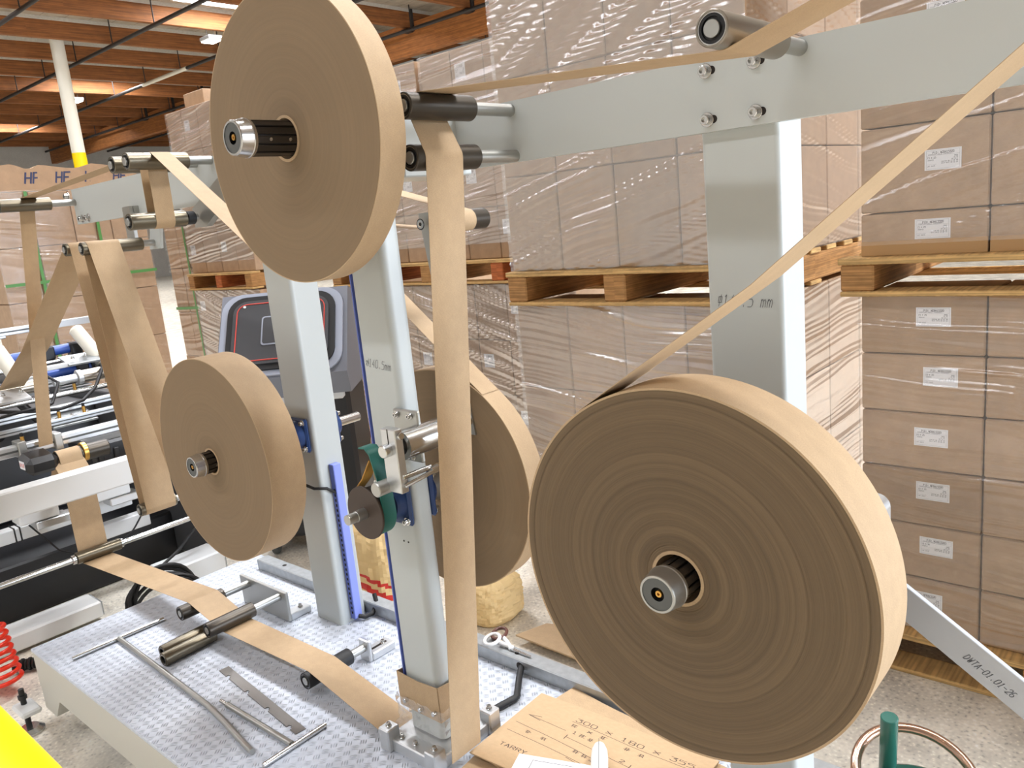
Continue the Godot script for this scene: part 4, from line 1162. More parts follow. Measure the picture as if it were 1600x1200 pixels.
	m = mb(); m.cyl(Vector3(1.23, 0.785, -3.62), Vector3(1.25, 0.785, -3.62), 0.041, 24, 0.002); part(t, "gear_ring", m, M.brass)
	strip("kraft strip looped over the black sensor head", [[-3.55, 0.62, 0, 1.13, 1.22], [-3.62, 0.78, -0.037, 1.13, 1.22], [-3.78, 0.62, 0, 1.13, 1.22]])
	t = thing("drive_housing", "black drive housing of the bag machine behind the white crossbeam", "housing", Vector3(1.4, 0.5, -3.85))
	m = mb(); m.span(Vector3(1.30, 0.62, -3.98), Vector3(1.56, 0.785, -3.70), 0.012); part(t, "housing_body", m, M.black_plastic)
	for k in 3:
		m = mb(); m.span(Vector3(1.32 + 0.07 * k, 0.66, -3.6995), Vector3(1.345 + 0.07 * k, 0.75, -3.69), 0.004); part(t, "cooling_rib", m, M.rubber_black)
	# lower members
	for e in [[0.44, -3.92, 0.03, 1.50, "pale lower crossbar of the bag machine with two black ties"], [0.325, -3.9, 0.035, 1.56, "lowest pale crossbar of the bag machine above the black shadow box"]]:
		t = thing("machine_crossbar", e[4], "bar", Vector3(1.2, e[0], e[1]))
		m = mb(); m.span(Vector3(0.2 if e[0] > 0.4 else 1.25, e[0] - e[2], e[1] - 0.03), Vector3(e[3], e[0] + e[2], e[1] + 0.03), 0.004); part(t, "bar_body", m, M.machine_white)
		if e[0] > 0.4:
			for x in [0.99, 1.012]:
				m = mb(); m.box(Vector3(x, e[0], e[1]), Vector3(0.006, 0.068, 0.068), 0.002); part(t, "cable_tie", m, M.rubber_black)
	for e in [[1.06, "pale terminal block under the white crossbeam"], [1.37, "pale terminal block near the hanging loop"]]:
		t = thing("terminal_block", e[1], "block", Vector3(e[0], 0.5, -3.8))
		m = mb(); m.box(Vector3(e[0], 0.545, -3.8), Vector3(0.16, 0.07, 0.1), 0.006); part(t, "block_body", m, M.machine_white)
		m = mb(); m.box(Vector3(e[0] + 0.05, 0.49, -3.79), Vector3(0.14, 0.035, 0.09), 0.004); part(t, "step", m, M.aluminium)
	t = thing("casing_with_shadow", "dark grey casing of the bag machine with a black box as floor shadow", "casing", Vector3(1.2, 0, -4.6))
	m = mb(); m.span(Vector3(0.1, 0.0, -6.5), Vector3(1.78, 0.26, -4.05), 0.01); part(t, "shadow_box", m, M.black_plastic)  # black box put in for the dark shadow on the floor under the machine
	m = mb(); m.span(Vector3(1.74, 0.05, -6.4), Vector3(1.80, 0.86, -3.72), 0.006); part(t, "side_plate", m, M.machine_dark)
	m = mb(); m.span(Vector3(0.1, 0.26, -6.5), Vector3(1.74, 0.80, -4.75), 0.01); part(t, "upper_casing", m, M.machine_dark)
	for e in [[Vector3(0.1, 0.02, -3.82), Vector3(1.20, 0.095, -3.67), "pale square floor beam of the bag machine by the orange hose"], [Vector3(1.40, 0.09, -3.60), Vector3(1.69, 0.20, -3.44), "pale square floor beam beside the coiled black cable"]]:
		t = thing("floor_beam", e[2], "beam", Vector3((e[0].x + e[1].x) / 2, e[0].y, (e[0].z + e[1].z) / 2))
		m = mb(); m.span(e[0], e[1], 0.008); part(t, "beam_body", m, M.machine_white)
		m = mb(); m.span(Vector3(e[1].x, e[0].y + 0.006, e[0].z + 0.006), Vector3(e[1].x + 0.004, e[1].y - 0.006, e[1].z - 0.006)); part(t, "end_cap", m, M.galvanised)
		if e[0].y > 0.05:
			m = mb(); m.span(Vector3(1.63, 0, -3.57), Vector3(1.67, 0.09, -3.47), 0.003); part(t, "beam_foot", m, M.machine_dark)
	# cables
	t = thing("cable_coil", "coil of thick black cable behind the paper strip", "cable", Vector3(1.36, 0.02, -3.40))
	for k in 7:
		var pts := []
		var c := Vector3(1.33 + 0.012 * sin(k * 2.1), 0.135 + 0.006 * k, -3.28 - 0.008 * k)
		for j in 28:
			var a := TAU * j / 28.0
			pts.append(c + Vector3(cos(a) * (0.125 + 0.004 * (k % 3)), sin(a) * (0.105 + 0.003 * k), 0.03 * sin(a + k) + 0.03 * cos(a)))
		m = mb(); m.tube(pts, 0.008, 8, true); part(t, "cable_turn", m, M.rubber_black)
	for e in [[[Vector3(1.28, 0.2, -3.42), Vector3(1.5, 0.25, -3.50), Vector3(1.66, 0.36, -3.52), Vector3(1.70, 0.55, -3.55), Vector3(1.66, 0.75, -3.6)], 0.007, "black cable climbing from the coil past the dark side plate"], [[Vector3(1.02, 0.50, -3.78), Vector3(1.10, 0.36, -3.72), Vector3(1.30, 0.30, -3.7), Vector3(1.48, 0.42, -3.72), Vector3(1.50, 0.58, -3.8)], 0.004, "thin dark cable sagging under the white crossbeam"], [[Vector3(1.02, 0.98, -4.0), Vector3(1.30, 0.93, -3.95), Vector3(1.50, 0.98, -4.05), Vector3(1.62, 1.10, -4.2)], 0.008, "black air hose arching over the rails"], [[Vector3(0.8, 0.94, -3.9), Vector3(1.1, 0.96, -3.92), Vector3(1.28, 0.95, -4.0), Vector3(1.36, 1.03, -4.1), Vector3(1.30, 1.10, -4.3)], 0.007, "black air hose curling by the thin hanging strip"]]:
		O = e[0][0]
		var pts := []
		var cv := Curve3D.new()
		for k in e[0].size():
			var tan: Vector3 = (e[0][mini(k + 1, e[0].size() - 1)] - e[0][maxi(k - 1, 0)]) * 0.2
			cv.add_point(e[0][k], -tan, tan)
		for k in 25: pts.append(cv.sample_baked(cv.get_baked_length() * k / 24.0))
		m = mb(); m.tube(pts, e[1], 8)
		solo("cable", m, M.rubber_black, e[2], "cable")
	for e in [[Vector3(1.28, 0.95, -4.55), Vector3(1.36, 0.80, -4.45)], [Vector3(1.62, 0.95, -4.6), Vector3(1.70, 1.08, -4.5)], [Vector3(1.05, 0.92, -4.35), Vector3(1.12, 0.80, -4.25)]]:
		rod("knob_handle", e[0], e[1], 0.022, M.black_plastic, {1.28: "black handle just beside the thin hanging strip", 1.62: "black handle under the upright pale cylinder", 1.05: "black handle at the outer end of the rails"}[snappedf(e[0].x, 0.01)], "handle", "black handles of the bag machine")
# ---------------------------------------------------------------- pallet loads
var cache := {}
const ROW := ["bottom", "second", "third", "fourth", "fifth", "sixth", "seventh", "eighth", "ninth"]

func carton_mesh(s: Vector3) -> Mesh:
	var key := "c%.3f_%.3f_%.3f" % [s.x, s.y, s.z]
	if not cache.has(key):
		var m := MB.new()
		m.box(Vector3(0, s.y / 2, 0), s, 0.004)
		cache[key] = m.done()
	return cache[key]

func carton(c: Vector3, s: Vector3, mt: Material, label: String, group: String, sticker: int, tape := false):
	var t := thing("carton", label, "carton", c, group)
	mpart(t, "carton_body", carton_mesh(s), mt)
	if sticker > 0:
		if not cache.has("label"):
			var m := MB.new()
			var w := 0.048
			var h := 0.029
			m.quad(Vector3(0, -h, -w), Vector3(0, -h, w), Vector3(0, h, w), Vector3(0, h, -w), Vector3.LEFT)
			m.quad(Vector3(0.001, -h, -w), Vector3(0.001, -h, w), Vector3(0.001, h, w), Vector3(0.001, h, -w), Vector3.RIGHT)
			m.quad(Vector3(0, h, -w), Vector3(0, h, w), Vector3(0.001, h, w), Vector3(0.001, h, -w), Vector3.UP)
			cache["label"] = m.done()
		var l := mpart(t, "shipping_label", cache["label"], M.shipping_label, "white printed shipping label")
		l.position = Vector3(-s.x / 2 - 0.0012, s.y * 0.60 + rng.randf_range(-0.008, 0.008), rng.randf_range(0.02, 0.06) if sticker == 1 else -s.z * 0.22)
		if sticker == 2:
			l.scale = Vector3(1, 1.5, 0.9)
	if tape:
		var m := MB.new()
		m.box(Vector3(-s.x / 2 - 0.0005, 0.022, 0), Vector3(0.001, 0.044, s.z * 0.995))
		mpart(t, "tape_band", m.done(), M.packing_tape)

func pallet(lo: Vector3, D: float, W: float, h: float, label: String, tones := 0):
	# stringers run in depth (x), boards across (z)
	var t := thing("pallet", label, "pallet", lo + Vector3(D / 2, 0, W / 2), "wooden pallets under the loads")
	var r := RandomNumberGenerator.new()
	r.seed = int(lo.z * -977 + lo.y * 31 + lo.x * 7)
	var top := 0.020
	var bot := 0.016
	for k in 7:
		var x := lo.x + 0.05 + (D - 0.1) * k / 6.0
		var m := mb()
		m.span(Vector3(x - 0.05, lo.y + h - top, lo.z + r.randf_range(-0.01, 0.008)), Vector3(x + 0.05, lo.y + h, lo.z + W + r.randf_range(-0.008, 0.01)), 0.003)
		part(t, "deck_board", m, M.pallet_wood)
	for k in 3:
		var z := lo.z + 0.055 + (W - 0.11) * k / 2.0
		var m := mb()
		m.span(Vector3(lo.x + 0.004, lo.y + bot, z - 0.05), Vector3(lo.x + D - 0.004, lo.y + h - top, z + 0.05), 0.005)
		part(t, "stringer", m, M.pallet_wood_red if tones == 1 and k == 1 else M.pallet_wood_dark)
	for k in 3:
		var x := lo.x + 0.055 + (D - 0.11) * k / 2.0
		var m := mb()
		m.span(Vector3(x - 0.055, lo.y, lo.z + r.randf_range(-0.008, 0.008)), Vector3(x + 0.055, lo.y + bot, lo.z + W), 0.003)
		part(t, "bottom_board", m, M.pallet_wood)

func film_sheet(m: MB, o: Vector3, u: Vector3, W: float, H: float, n: Vector3, slope: float, fine: float, smax: float, seed_: int, vstep := 0.005):
	var nz := FastNoiseLite.new()
	nz.seed = seed_
	nz.frequency = 1.0
	nz.fractal_octaves = 2
	var nr := FastNoiseLite.new()
	nr.seed = seed_ + 100
	nr.frequency = 1.0
	nr.fractal_type = FastNoiseLite.FRACTAL_NONE
	var nu := maxi(8, int(W / 0.035))
	var nv := maxi(8, int(H / vstep))
	var hs := []
	for j in nv + 1:
		var row := PackedFloat32Array()
		for i in nu + 1:
			var a := W * i / nu
			var b := H * j / nv
			var t := b - slope * a + 0.03 * nz.get_noise_2d(a * 1.2 + 7.0, b * 2.0)
			var ph := t * fine + 0.9 * nr.get_noise_2d(a * 0.5 + 90.0, t * 7.0)
			var f := fposmod(ph, 1.0)
			var pick := fposmod(sin(floorf(ph) * 12.9898 + seed_) * 4375.85, 1.0)
			var steep := smax * (0.08 + 1.1 * pick) * clampf(0.7 + 0.9 * nz.get_noise_2d(a * 1.4 + 30.0, floorf(ph) * 0.6 + 11.0), 0.15, 1.2)
			var pleat := f / 0.42 if f < 0.42 else (1.0 - f) / 0.58
			row.append(steep * 0.58 / fine * pleat + 0.0025 * nz.get_noise_2d(a * 3.0, b * 3.0 + 50.0))
		hs.append(row)
	var nrm := func(i: int, j: int) -> Vector3:
		var i0 := maxi(i - 1, 0)
		var i1 := mini(i + 1, nu)
		var j0 := maxi(j - 1, 0)
		var j1 := mini(j + 1, nv)
		var da: float = (hs[j][i1] - hs[j][i0]) / (W * (i1 - i0) / nu)
		var db: float = (hs[j1][i] - hs[j0][i]) / (H * (j1 - j0) / nv)
		return (n - u * da - Vector3.UP * db).normalized()
	var P := []
	var N := []
	for j in nv + 1:
		var pr := []
		var row_n := []
		for i in nu + 1:
			pr.append(o + u * (W * i / nu) + Vector3.UP * (H * j / nv) + n * (0.004 + hs[j][i]))
			row_n.append(nrm.call(i, j))
		P.append(pr)
		N.append(row_n)
	for j in nv:
		for i in nu:
			m.squad(P[j][i], P[j][i + 1], P[j + 1][i + 1], P[j + 1][i], N[j][i], N[j][i + 1], N[j + 1][i + 1], N[j + 1][i])

# one load: front face at x, from z0 over W, standing at y0, rows of height hs
func load_(name_: String, x: float, z0: float, W: float, cols: int, y0: float, rows: Array, depth: float, side: int, sticker: int, mt: String, tape := false):
	var y := y0
	var nth := ["first", "second", "third", "fourth"]
	for r in rows.size():
		var h: float = rows[r]
		for c in cols:
			var w := W / cols
			var st := sticker
			if sticker == 2 and (r + c) % 2 == 1: st = 0
			var txt := "%s carton, %s row, %s from machine end, %s" % ["labelled" if st > 0 else "plain", ROW[r], nth[c], name_]
			carton(Vector3(x + depth / 2 + rng.randf_range(0, 0.006), y + 0.001, z0 + w * (c + 0.5)), Vector3(depth, h - 0.004, w - 0.005), M["carton_%d" % (rng.randi() % 3)] if mt == "" else M[mt], txt, "cartons of the " + name_, st, tape and r == 0)
		for c in side:
			var txt := "plain carton, %s row, %s in depth, dock side, %s" % [ROW[r], nth[c + 1], name_]
			carton(Vector3(x + depth + 0.01 + (0.36 * (c + 0.5)), y + 0.001, z0 + W - 0.15), Vector3(0.352, h - 0.004, 0.29), M["carton_%d" % (rng.randi() % 3)], txt, "cartons of the " + name_, 0)
		y += h

func wrap_(label: String, x: float, z0: float, W: float, y0: float, H: float, depth: float, slope: float, smax: float, seed_: int, side := 0.0, vstep := 0.003, fine := 42.0, film := "stretch_film"):
	var t := thing("stretch_film", label, "film", Vector3(x, y0, z0 + W / 2))
	var m := mb()
	film_sheet(m, Vector3(x, y0, z0 - 0.006), Vector3.BACK, W + 0.012, H, Vector3.LEFT, slope, fine, smax, seed_, vstep)
	part(t, "front_sheet", m, M[film])
	if side > 0.0:
		m = mb()
		film_sheet(m, Vector3(x, y0, z0 + W + 0.004), Vector3.RIGHT, side, H, Vector3.BACK, -slope * 0.6, fine, smax, seed_ + 5, vstep)
		part(t, "side_sheet", m, M[film])

func strap(label: String, pts: Array):
	O = pts[0]
	var m := mb()
	for k in pts.size() - 1:
		var a: Vector3 = pts[k]
		var b: Vector3 = pts[k + 1]
		var d := (b - a).normalized()
		var s := d.cross(Vector3.RIGHT).normalized() * 0.012
		m.quad(a - s, b - s, b + s, a + s, Vector3.LEFT)
		m.quad(a - s + Vector3(0.002, 0, 0), b - s + Vector3(0.002, 0, 0), b + s + Vector3(0.002, 0, 0), a + s + Vector3(0.002, 0, 0), Vector3.RIGHT)
		m.quad(a - s, b - s, b - s + Vector3(0.002, 0, 0), a - s + Vector3(0.002, 0, 0), -s.normalized())
		m.quad(a + s, b + s, b + s + Vector3(0.002, 0, 0), a + s + Vector3(0.002, 0, 0), s.normalized())
	solo("packing_strap", m, M.strap_green, label, "strap", "green straps on the far loads")

func loads():
	var six := [0.1845, 0.1845, 0.1845, 0.1845, 0.1845, 0.1845]
	# right stack
	pallet(Vector3(2.57, 0, -0.91), 1.2, 1.16, 0.14, "pallet on the floor under the labelled cartons beside the brace")
	load_("lower load by the brace", 2.62, -0.86, 1.056, 3, 0.14, six, 0.36, 0, 1, "")
	wrap_("clear stretch film round the labelled stack beside the brace", 2.62, -0.86, 1.056, 0.14, 1.105, 0.36, -0.06, 0.55, 31, 0.0, 0.0035, 44.0, "thin_film")
	pallet(Vector3(2.57, 1.248, -0.91), 1.2, 1.16, 0.118, "upper pallet on top of the labelled stack")
	load_("upper load above the brace", 2.62, -0.86, 1.056, 3, 1.366, [0.13, 0.25, 0.185, 0.185, 0.185], 0.36, 0, 1, "", true)
	wrap_("clear stretch film round the load on the upper pallet right of the broad post", 2.62, -0.86, 1.056, 1.40, 0.90, 0.36, 0.22, 0.36, 33, 0.0, 0.0035, 40.0, "thin_film")
	# the stack behind the long beam
	pallet(Vector3(2.56, 0, -2.29), 1.2, 1.09, 0.14, "pallet on the floor behind the large ringed reel")
	load_("lower load behind the broad post", 2.60, -2.285, 1.08, 4, 0.14, [0.36, 0.36, 0.36], 0.34, 3, 0, "")
	wrap_("clear stretch film round the lower load behind the broad post", 2.60, -2.285, 1.08, 0.14, 1.08, 0.34, -0.10, 0.62, 41, 1.1)
	pallet(Vector3(2.555, 1.22, -2.29), 1.2, 1.09, 0.14, "upper pallet seen just below the long beam")
	load_("tall load behind the long beam", 2.60, -2.285, 1.08, 4, 1.362, [0.385, 0.385, 0.385, 0.385], 0.34, 3, 0, "")
	wrap_("shining stretch film round the tall load behind the long beam", 2.60, -2.285, 1.08, 1.362, 0.55, 0.34, 0.28, 0.36, 43, 1.1)
	wrap_("shining stretch film round the top of the tall load behind the long beam", 2.60, -2.285, 1.08, 1.912, 0.99, 0.34, 0.62, 0.36, 44, 1.1)
	# second row of stacks
	for e in [[-3.83, "past the beam end"], [-4.94, "behind the grey console"], [-7.10, "behind the small left reel"]]:
		var z: float = e[0]
		pallet(Vector3(3.60, 0, z), 1.2, 1.07, 0.14, "floor pallet of the stack %s" % e[1])
		load_("lower load %s" % e[1], 3.66, z, 1.07, 4, 0.14, [0.35, 0.35, 0.35], 0.34, 0, 2, "")
		wrap_("clear stretch film round the lower load %s" % e[1], 3.66, z, 1.07, 0.14, 1.05, 0.34, -0.3, 0.55, int(-z * 10), 0.0, 0.0045, 30.0)
		pallet(Vector3(3.60, 1.20, z), 1.2, 1.07, 0.145, "upper pallet of the stack %s" % e[1], 1)
		load_("upper load %s" % e[1], 3.66, z, 1.07, 4, 1.346, [0.31, 0.31, 0.31, 0.31] if z > -7 else [0.35, 0.35, 0.35, 0.35], 0.34, 0, 2, "")
		wrap_("clear stretch film round the upper load %s" % e[1], 3.66, z, 1.07, 1.44, 1.15 if z > -7 else 1.3, 0.34, 0.12, 0.36, int(-z * 10) + 3, 0.0, 0.0045, 30.0)
	# plain cartons farther back
	pallet(Vector3(5.15, 0, -6.2), 1.2, 1.05, 0.14, "pallet under the tall unwrapped cartons")
	load_("tall unwrapped stack past the upper reel", 5.2, -6.2, 1.05, 2, 0.14, [0.4, 0.4, 0.4, 0.4, 0.4, 0.4, 0.38], 0.5, 0, 0, "carton_far")
	# strapped stacks behind the bag machine
	pallet(Vector3(3.64, 0, -7.61), 1.2, 0.49, 0.14, "pallet under the narrow strapped stack")
	load_("narrow strapped stack beside the dark gap", 3.70, -7.60, 0.47, 2, 0.14, [0.42, 0.42, 0.42, 0.42], 0.5, 0, 0, "carton_far")
	wrap_("clear film round the narrow strapped stack", 3.70, -7.60, 0.47, 0.14, 1.66, 0.5, 0.05, 0.4, 71, 0.0, 0.006, 22.0, "thin_film")
	var nth := ["first", "second", "third", "fourth"]
	pallet(Vector3(1.95, 0, -7.6), 1.09, 1.1, 0.14, "pallet under the strapped stack behind the bag machine")
	for r in 5:
		for c in 4:
			var w := 1.09 / 4.0
			var t := thing("carton", "plain carton, %s row, %s from the aisle, strapped stack behind the bag machine" % [ROW[r], nth[c]], "carton", Vector3(1.95 + w * (c + 0.5), 0.141 + 0.39 * r, -6.69), "cartons of the strapped stack behind the bag machine")
			mpart(t, "carton_body", carton_mesh(Vector3(w - 0.005, 0.386, 0.36)), M["carton_%d" % (rng.randi() % 3)])
	var sf := thing("stretch_film", "crinkled clear film round the strapped stack behind the bag machine", "film", Vector3(2.5, 0.14, -6.5))
	var m := mb()
	film_sheet(m, Vector3(1.945, 0.14, -6.508), Vector3.RIGHT, 1.1, 1.96, Vector3.BACK, -0.2, 24.0, 0.4, 81, 0.006)
	part(sf, "front_sheet", m, M.thin_film)
	var lid := thing("paper_cover", "crumpled printed kraft cover on top of the strapped stack", "cover", Vector3(2.5, 2.092, -6.9))
	m = mb()
	var nz := FastNoiseLite.new()
	nz.seed = 5
	nz.frequency = 1.0
	for i in 24:
		var x0 := 1.93 + 1.12 * i / 24.0
		var x1 := 1.93 + 1.12 * (i + 1) / 24.0
		var y0 := 2.27 + 0.035 * nz.get_noise_1d(x0 * 6.0)
		var y1 := 2.27 + 0.035 * nz.get_noise_1d(x1 * 6.0)
		m.quad(Vector3(x0, 2.092, -6.52), Vector3(x1, 2.092, -6.52), Vector3(x1, y1, -6.56), Vector3(x0, y0, -6.56), Vector3(0, 0.2, 1).normalized())
		m.quad(Vector3(x0, y0, -6.56), Vector3(x1, y1, -6.56), Vector3(x1, y1 - 0.03, -7.5), Vector3(x0, y0 - 0.03, -7.5), Vector3.UP)
	m.quad(Vector3(1.93, 2.092, -6.52), Vector3(1.93, 2.27, -6.56), Vector3(1.93, 2.24, -7.5), Vector3(1.93, 2.092, -7.5), Vector3.LEFT)
	m.quad(Vector3(3.05, 2.092, -6.52), Vector3(3.05, 2.27, -6.56), Vector3(3.05, 2.24, -7.5), Vector3(3.05, 2.092, -7.5), Vector3.RIGHT)
	part(lid, "cover_sheet", m, M.carton_far)
	for k in 5:
		m = mb(); lettering(m, ["H", "F"], Vector3(2.02 + 0.21 * k, 2.15, -6.5325), Vector3.RIGHT, Vector3(0, 1, -0.22).normalized(), 0.075, 0.055, 0.012, 0.3); part(lid, "print", m, M.print_blue)
	for e in [[2.20, "aisle"], [2.66, "far"]]:
		O = Vector3(e[0], 0.15, -6.48)
		m = mb(); m.span(Vector3(e[0] - 0.011, 0.15, -6.486), Vector3(e[0] + 0.011, 2.09, -6.484)); solo("packing_strap", m, M.strap_green, "upright green strap on the %s half of the stack behind the bag machine" % e[1], "strap", "green straps on the far loads")
	O = Vector3(2.5, 1.44, -6.48)
	m = mb(); m.span(Vector3(1.945, 1.43, -6.4835), Vector3(3.045, 1.452, -6.4815)); solo("packing_strap", m, M.strap_green, "level green strap round the stack behind the bag machine", "strap", "green straps on the far loads")
	strap("upright green strap on the narrow strapped stack", [Vector3(3.685, 0.15, -7.20), Vector3(3.685, 1.82, -7.20)])
	strap("level green strap on the narrow strapped stack", [Vector3(3.6845, 1.02, -7.59), Vector3(3.6845, 1.03, -7.14)])
	carton(Vector3(3.95, 2.746, -6.82), Vector3(0.3, 0.15, 0.34), M.carton_2, "single pale carton lying on top of the load behind the small left reel", "", 0)

# ---------------------------------------------------------------- things lying about
func clutter():
	var m: MB
	console()
	# T-handled rods on the plate
	var t := thing("tee_wrench", "long steel T-handled rod lying along the tread plate", "wrench", Vector3(0.93, 0.30, -2.3))
	m = mb(); m.cyl(Vector3(0.785, 0.3075, -2.779), Vector3(1.095, 0.3075, -2.774), 0.0072, 14, 0.001); part(t, "crossbar", m, M.steel)
	m = mb(); m.tube([Vector3(0.936, 0.309, -2.773), Vector3(0.919, 0.309, -2.385), Vector3(0.907, 0.309, -2.113), Vector3(0.892, 0.309, -1.991), Vector3(0.878, 0.309, -1.90), Vector3(0.866, 0.309, -1.81)], 0.0085, 14); part(t, "stem", m, M.satin_steel)
	t = thing("tee_wrench", "short steel T-handled rod with a stepped tip on the tread plate", "wrench", Vector3(0.94, 0.30, -1.75))
	m = mb(); m.cyl(Vector3(0.852, 0.3075, -1.738), Vector3(1.048, 0.3075, -1.743), 0.0072, 14, 0.001); part(t, "crossbar", m, M.steel)
	m = mb(); m.cyl(Vector3(0.942, 0.308, -2.07), Vector3(0.945, 0.308, -1.75), 0.0085, 14, 0.001); part(t, "stem", m, M.satin_steel)
	m = mb(); m.cyl(Vector3(0.942, 0.308, -2.105), Vector3(0.942, 0.308, -2.07), 0.006, 12, 0.001); part(t, "tip", m, M.steel)
	# notched blade
	var poly := PackedVector2Array([Vector2(0, 0)])
	for k in 4:
		var s := 0.05 + 0.13 * k
		if s > 0.46: break
		for q in [Vector2(s, 0), Vector2(s, 0.009), Vector2(s + 0.012, 0.011), Vector2(s + 0.012, 0.006), Vector2(s + 0.02, 0.006), Vector2(s + 0.02, 0)]: poly.append(q)
	for q in [Vector2(0.49, 0), Vector2(0.49, 0.031), Vector2(0, 0.031)]: poly.append(q)
	var u := Vector3(-0.05, 0, 0.485).normalized()
	O = Vector3(1.0, 0.30, -2.03)
	m = mb(); m.prism(poly, Vector3(1.030, 0.3005, -2.273), u, Vector3(u.z, 0, -u.x), 0.0025)
	solo("notched_blade", m, M.dark_steel, "flat grey steel blade with square notches on the tread plate", "blade")
	# kraft sheets with pencil notes
	for k in 4:
		var dy := 0.3005 + 0.0075 * k
		t = thing("kraft_sheet", ["lowest kraft sheet of the pile under the pencil notes", "second kraft sheet of the pile under the pencil notes", "third kraft sheet of the pile, its pale edge showing past the notes", "top kraft sheet covered with pencilled sums"][k], "sheet", Vector3(1.3, dy, -1.05), "kraft sheets piled on the tread plate")
		m = mb()
		var turn: float = [0.10, -0.05, -0.13, 0.02][k]
		var b := Basis(Vector3.UP, turn)
		var c: Vector3 = [Vector3(1.30, dy, -1.07), Vector3(1.315, dy, -1.06), Vector3(1.355, dy, -1.03), Vector3(1.32, dy, -1.06)][k]
		var L := []
		var R := []
		for j in 11:
			var f := j / 10.0
			var lift := 0.006 * absf(sin(f * 5.0 + k))
			L.append(c + b * Vector3(-0.145, lift, -0.26 + 0.52 * f))
			R.append(c + b * Vector3(0.145, lift * 0.6, -0.26 + 0.52 * f))
		if k < 3:
			m.ribbon(L, R, 0.003)
			part(t, "sheet", m, M.kraft_sheet)
		else:
			for j in 10:
				var n := Vector3.UP
				m.quad(L[j], R[j], R[j + 1], L[j + 1], n, [Vector2(j / 10.0, 1), Vector2(j / 10.0, 0), Vector2((j + 1) / 10.0, 0), Vector2((j + 1) / 10.0, 1)])
			part(t, "note_face", m, M.note_sheet, "pencilled sums and Chinese notes")
			m = mb()
			for j in 11:
				L[j] -= Vector3(0, 0.002, 0); R[j] -= Vector3(0, 0.002, 0)
			m.ribbon(L, R, 0.003)
			part(t, "sheet", m, M.kraft_sheet)
	O = Vector3(1.22, 0.337, -1.10)
	m = mb(); m.xf = Transform3D(Basis(Vector3.UP, 0.35), Vector3(1.19, 0.338, -1.09)); m.box(Vector3.ZERO, Vector3(0.13, 0.0012, 0.18)); m.xf = Transform3D.IDENTITY
	t = solo("drawing_sheet", m, M.white_paper, "small white sheet with a printed drawing on the pencilled kraft paper", "paper")
	m = MB.new(O)
	m.xf = Transform3D(Basis(Vector3.UP, 0.35), Vector3(1.19, 0.3388, -1.09))
	for q in [[0.0, -0.05, 0.1, 0.001], [0.05, 0.0, 0.001, 0.1], [-0.02, 0.03, 0.06, 0.001], [0.02, -0.02, 0.001, 0.06]]: m.box(Vector3(q[0], 0, q[1]), Vector3(q[2], 0.0004, q[3]))
	m.box(Vector3(0.02, 0, -0.02), Vector3(0.012, 0.0004, 0.012))
	m.xf = Transform3D.IDENTITY
	part(t, "drawing_lines", m, M.etched)
	t = thing("paper_roll", "white rounded plastic handle lying on the pencilled kraft paper", "handle", Vector3(1.28, 0.337, -1.0))
	m = mb()
	m.xf = Transform3D(Basis(Vector3(0.82, 0, -0.57).normalized(), Vector3.UP, Vector3(0.57, 0, 0.82).normalized()), Vector3(1.282, 0.352, -1.005))
	m.lathe(Vector3(-0.08, 0, 0), Vector3.RIGHT, [Vector2(0, 0), Vector2(0.0, 0.020), Vector2(0.10, 0.020), Vector2(0.125, 0.0185), Vector2(0.143, 0.013), Vector2(0.15, 0.005), Vector2(0.1505, 0)], 28)
	part(t, "handle_body", m, M.white_plastic)
	m = mb(); m.xf = Transform3D(Basis(Vector3(0.82, 0, -0.57).normalized(), Vector3.UP, Vector3(0.57, 0, 0.82).normalized()), Vector3(1.282, 0.352, -1.005)); m.box(Vector3(0.0, 0.0198, 0), Vector3(0.13, 0.0008, 0.0012)); part(t, "seam", m, M.cap_grey)
	# hose out of the rail
	O = Vector3(1.35, 0.30, -1.45)
	var cv := Curve3D.new()
	for e in [[Vector3(1.54, 0.322, -1.462), Vector3(-0.02, 0.01, 0)], [Vector3(1.49, 0.318, -1.43), Vector3(-0.02, -0.002, 0.02)], [Vector3(1.42, 0.312, -1.38), Vector3(-0.03, 0, 0.0)], [Vector3(1.33, 0.311, -1.40), Vector3(-0.04, 0, -0.02)]]: cv.add_point(e[0], -e[1], e[1])
	var pts := []
	for k in 21: pts.append(cv.sample_baked(cv.get_baked_length() * k / 20.0))
	m = mb(); m.tube(pts, 0.0095, 12)
	solo("rubber_hose", m, M.rubber_black, "short black hose curving out of the galvanised rail", "hose")
	# scissors on the rail
	t = thing("scissors", "white and brown handled scissors lying on the galvanised rail", "scissors", Vector3(1.57, 0.342, -1.57))
	for k in 2:
		pts = []
		for j in 20:
			var a := TAU * j / 20.0
			pts.append(Vector3(1.60 - 0.045 * k, 0.352 + 0.006 * k, -1.60 + 0.012 * k) + Vector3(0.030 * cos(a), 0.004 * sin(a), 0.026 * sin(a) - 0.01 * cos(a)))
		m = mb(); m.tube(pts, 0.0055, 8, true); part(t, "finger_ring", m, M.handle_brown if k == 0 else M.white_plastic)
	m = mb(); m.tube([Vector3(1.59, 0.352, -1.578), Vector3(1.575, 0.350, -1.545), Vector3(1.556, 0.348, -1.515)], 0.007, 8); m.tube([Vector3(1.558, 0.355, -1.565), Vector3(1.560, 0.351, -1.54), Vector3(1.565, 0.348, -1.515)], 0.006, 8); part(t, "handle", m, M.white_plastic)
	m = mb(); m.prism(PackedVector2Array([Vector2(0, 0), Vector2(0.012, 0.003), Vector2(0.006, 0.08), Vector2(0, 0.085)]), Vector3(1.553, 0.345, -1.52), Vector3.RIGHT, Vector3.BACK, -0.003); part(t, "blade", m, M.steel)
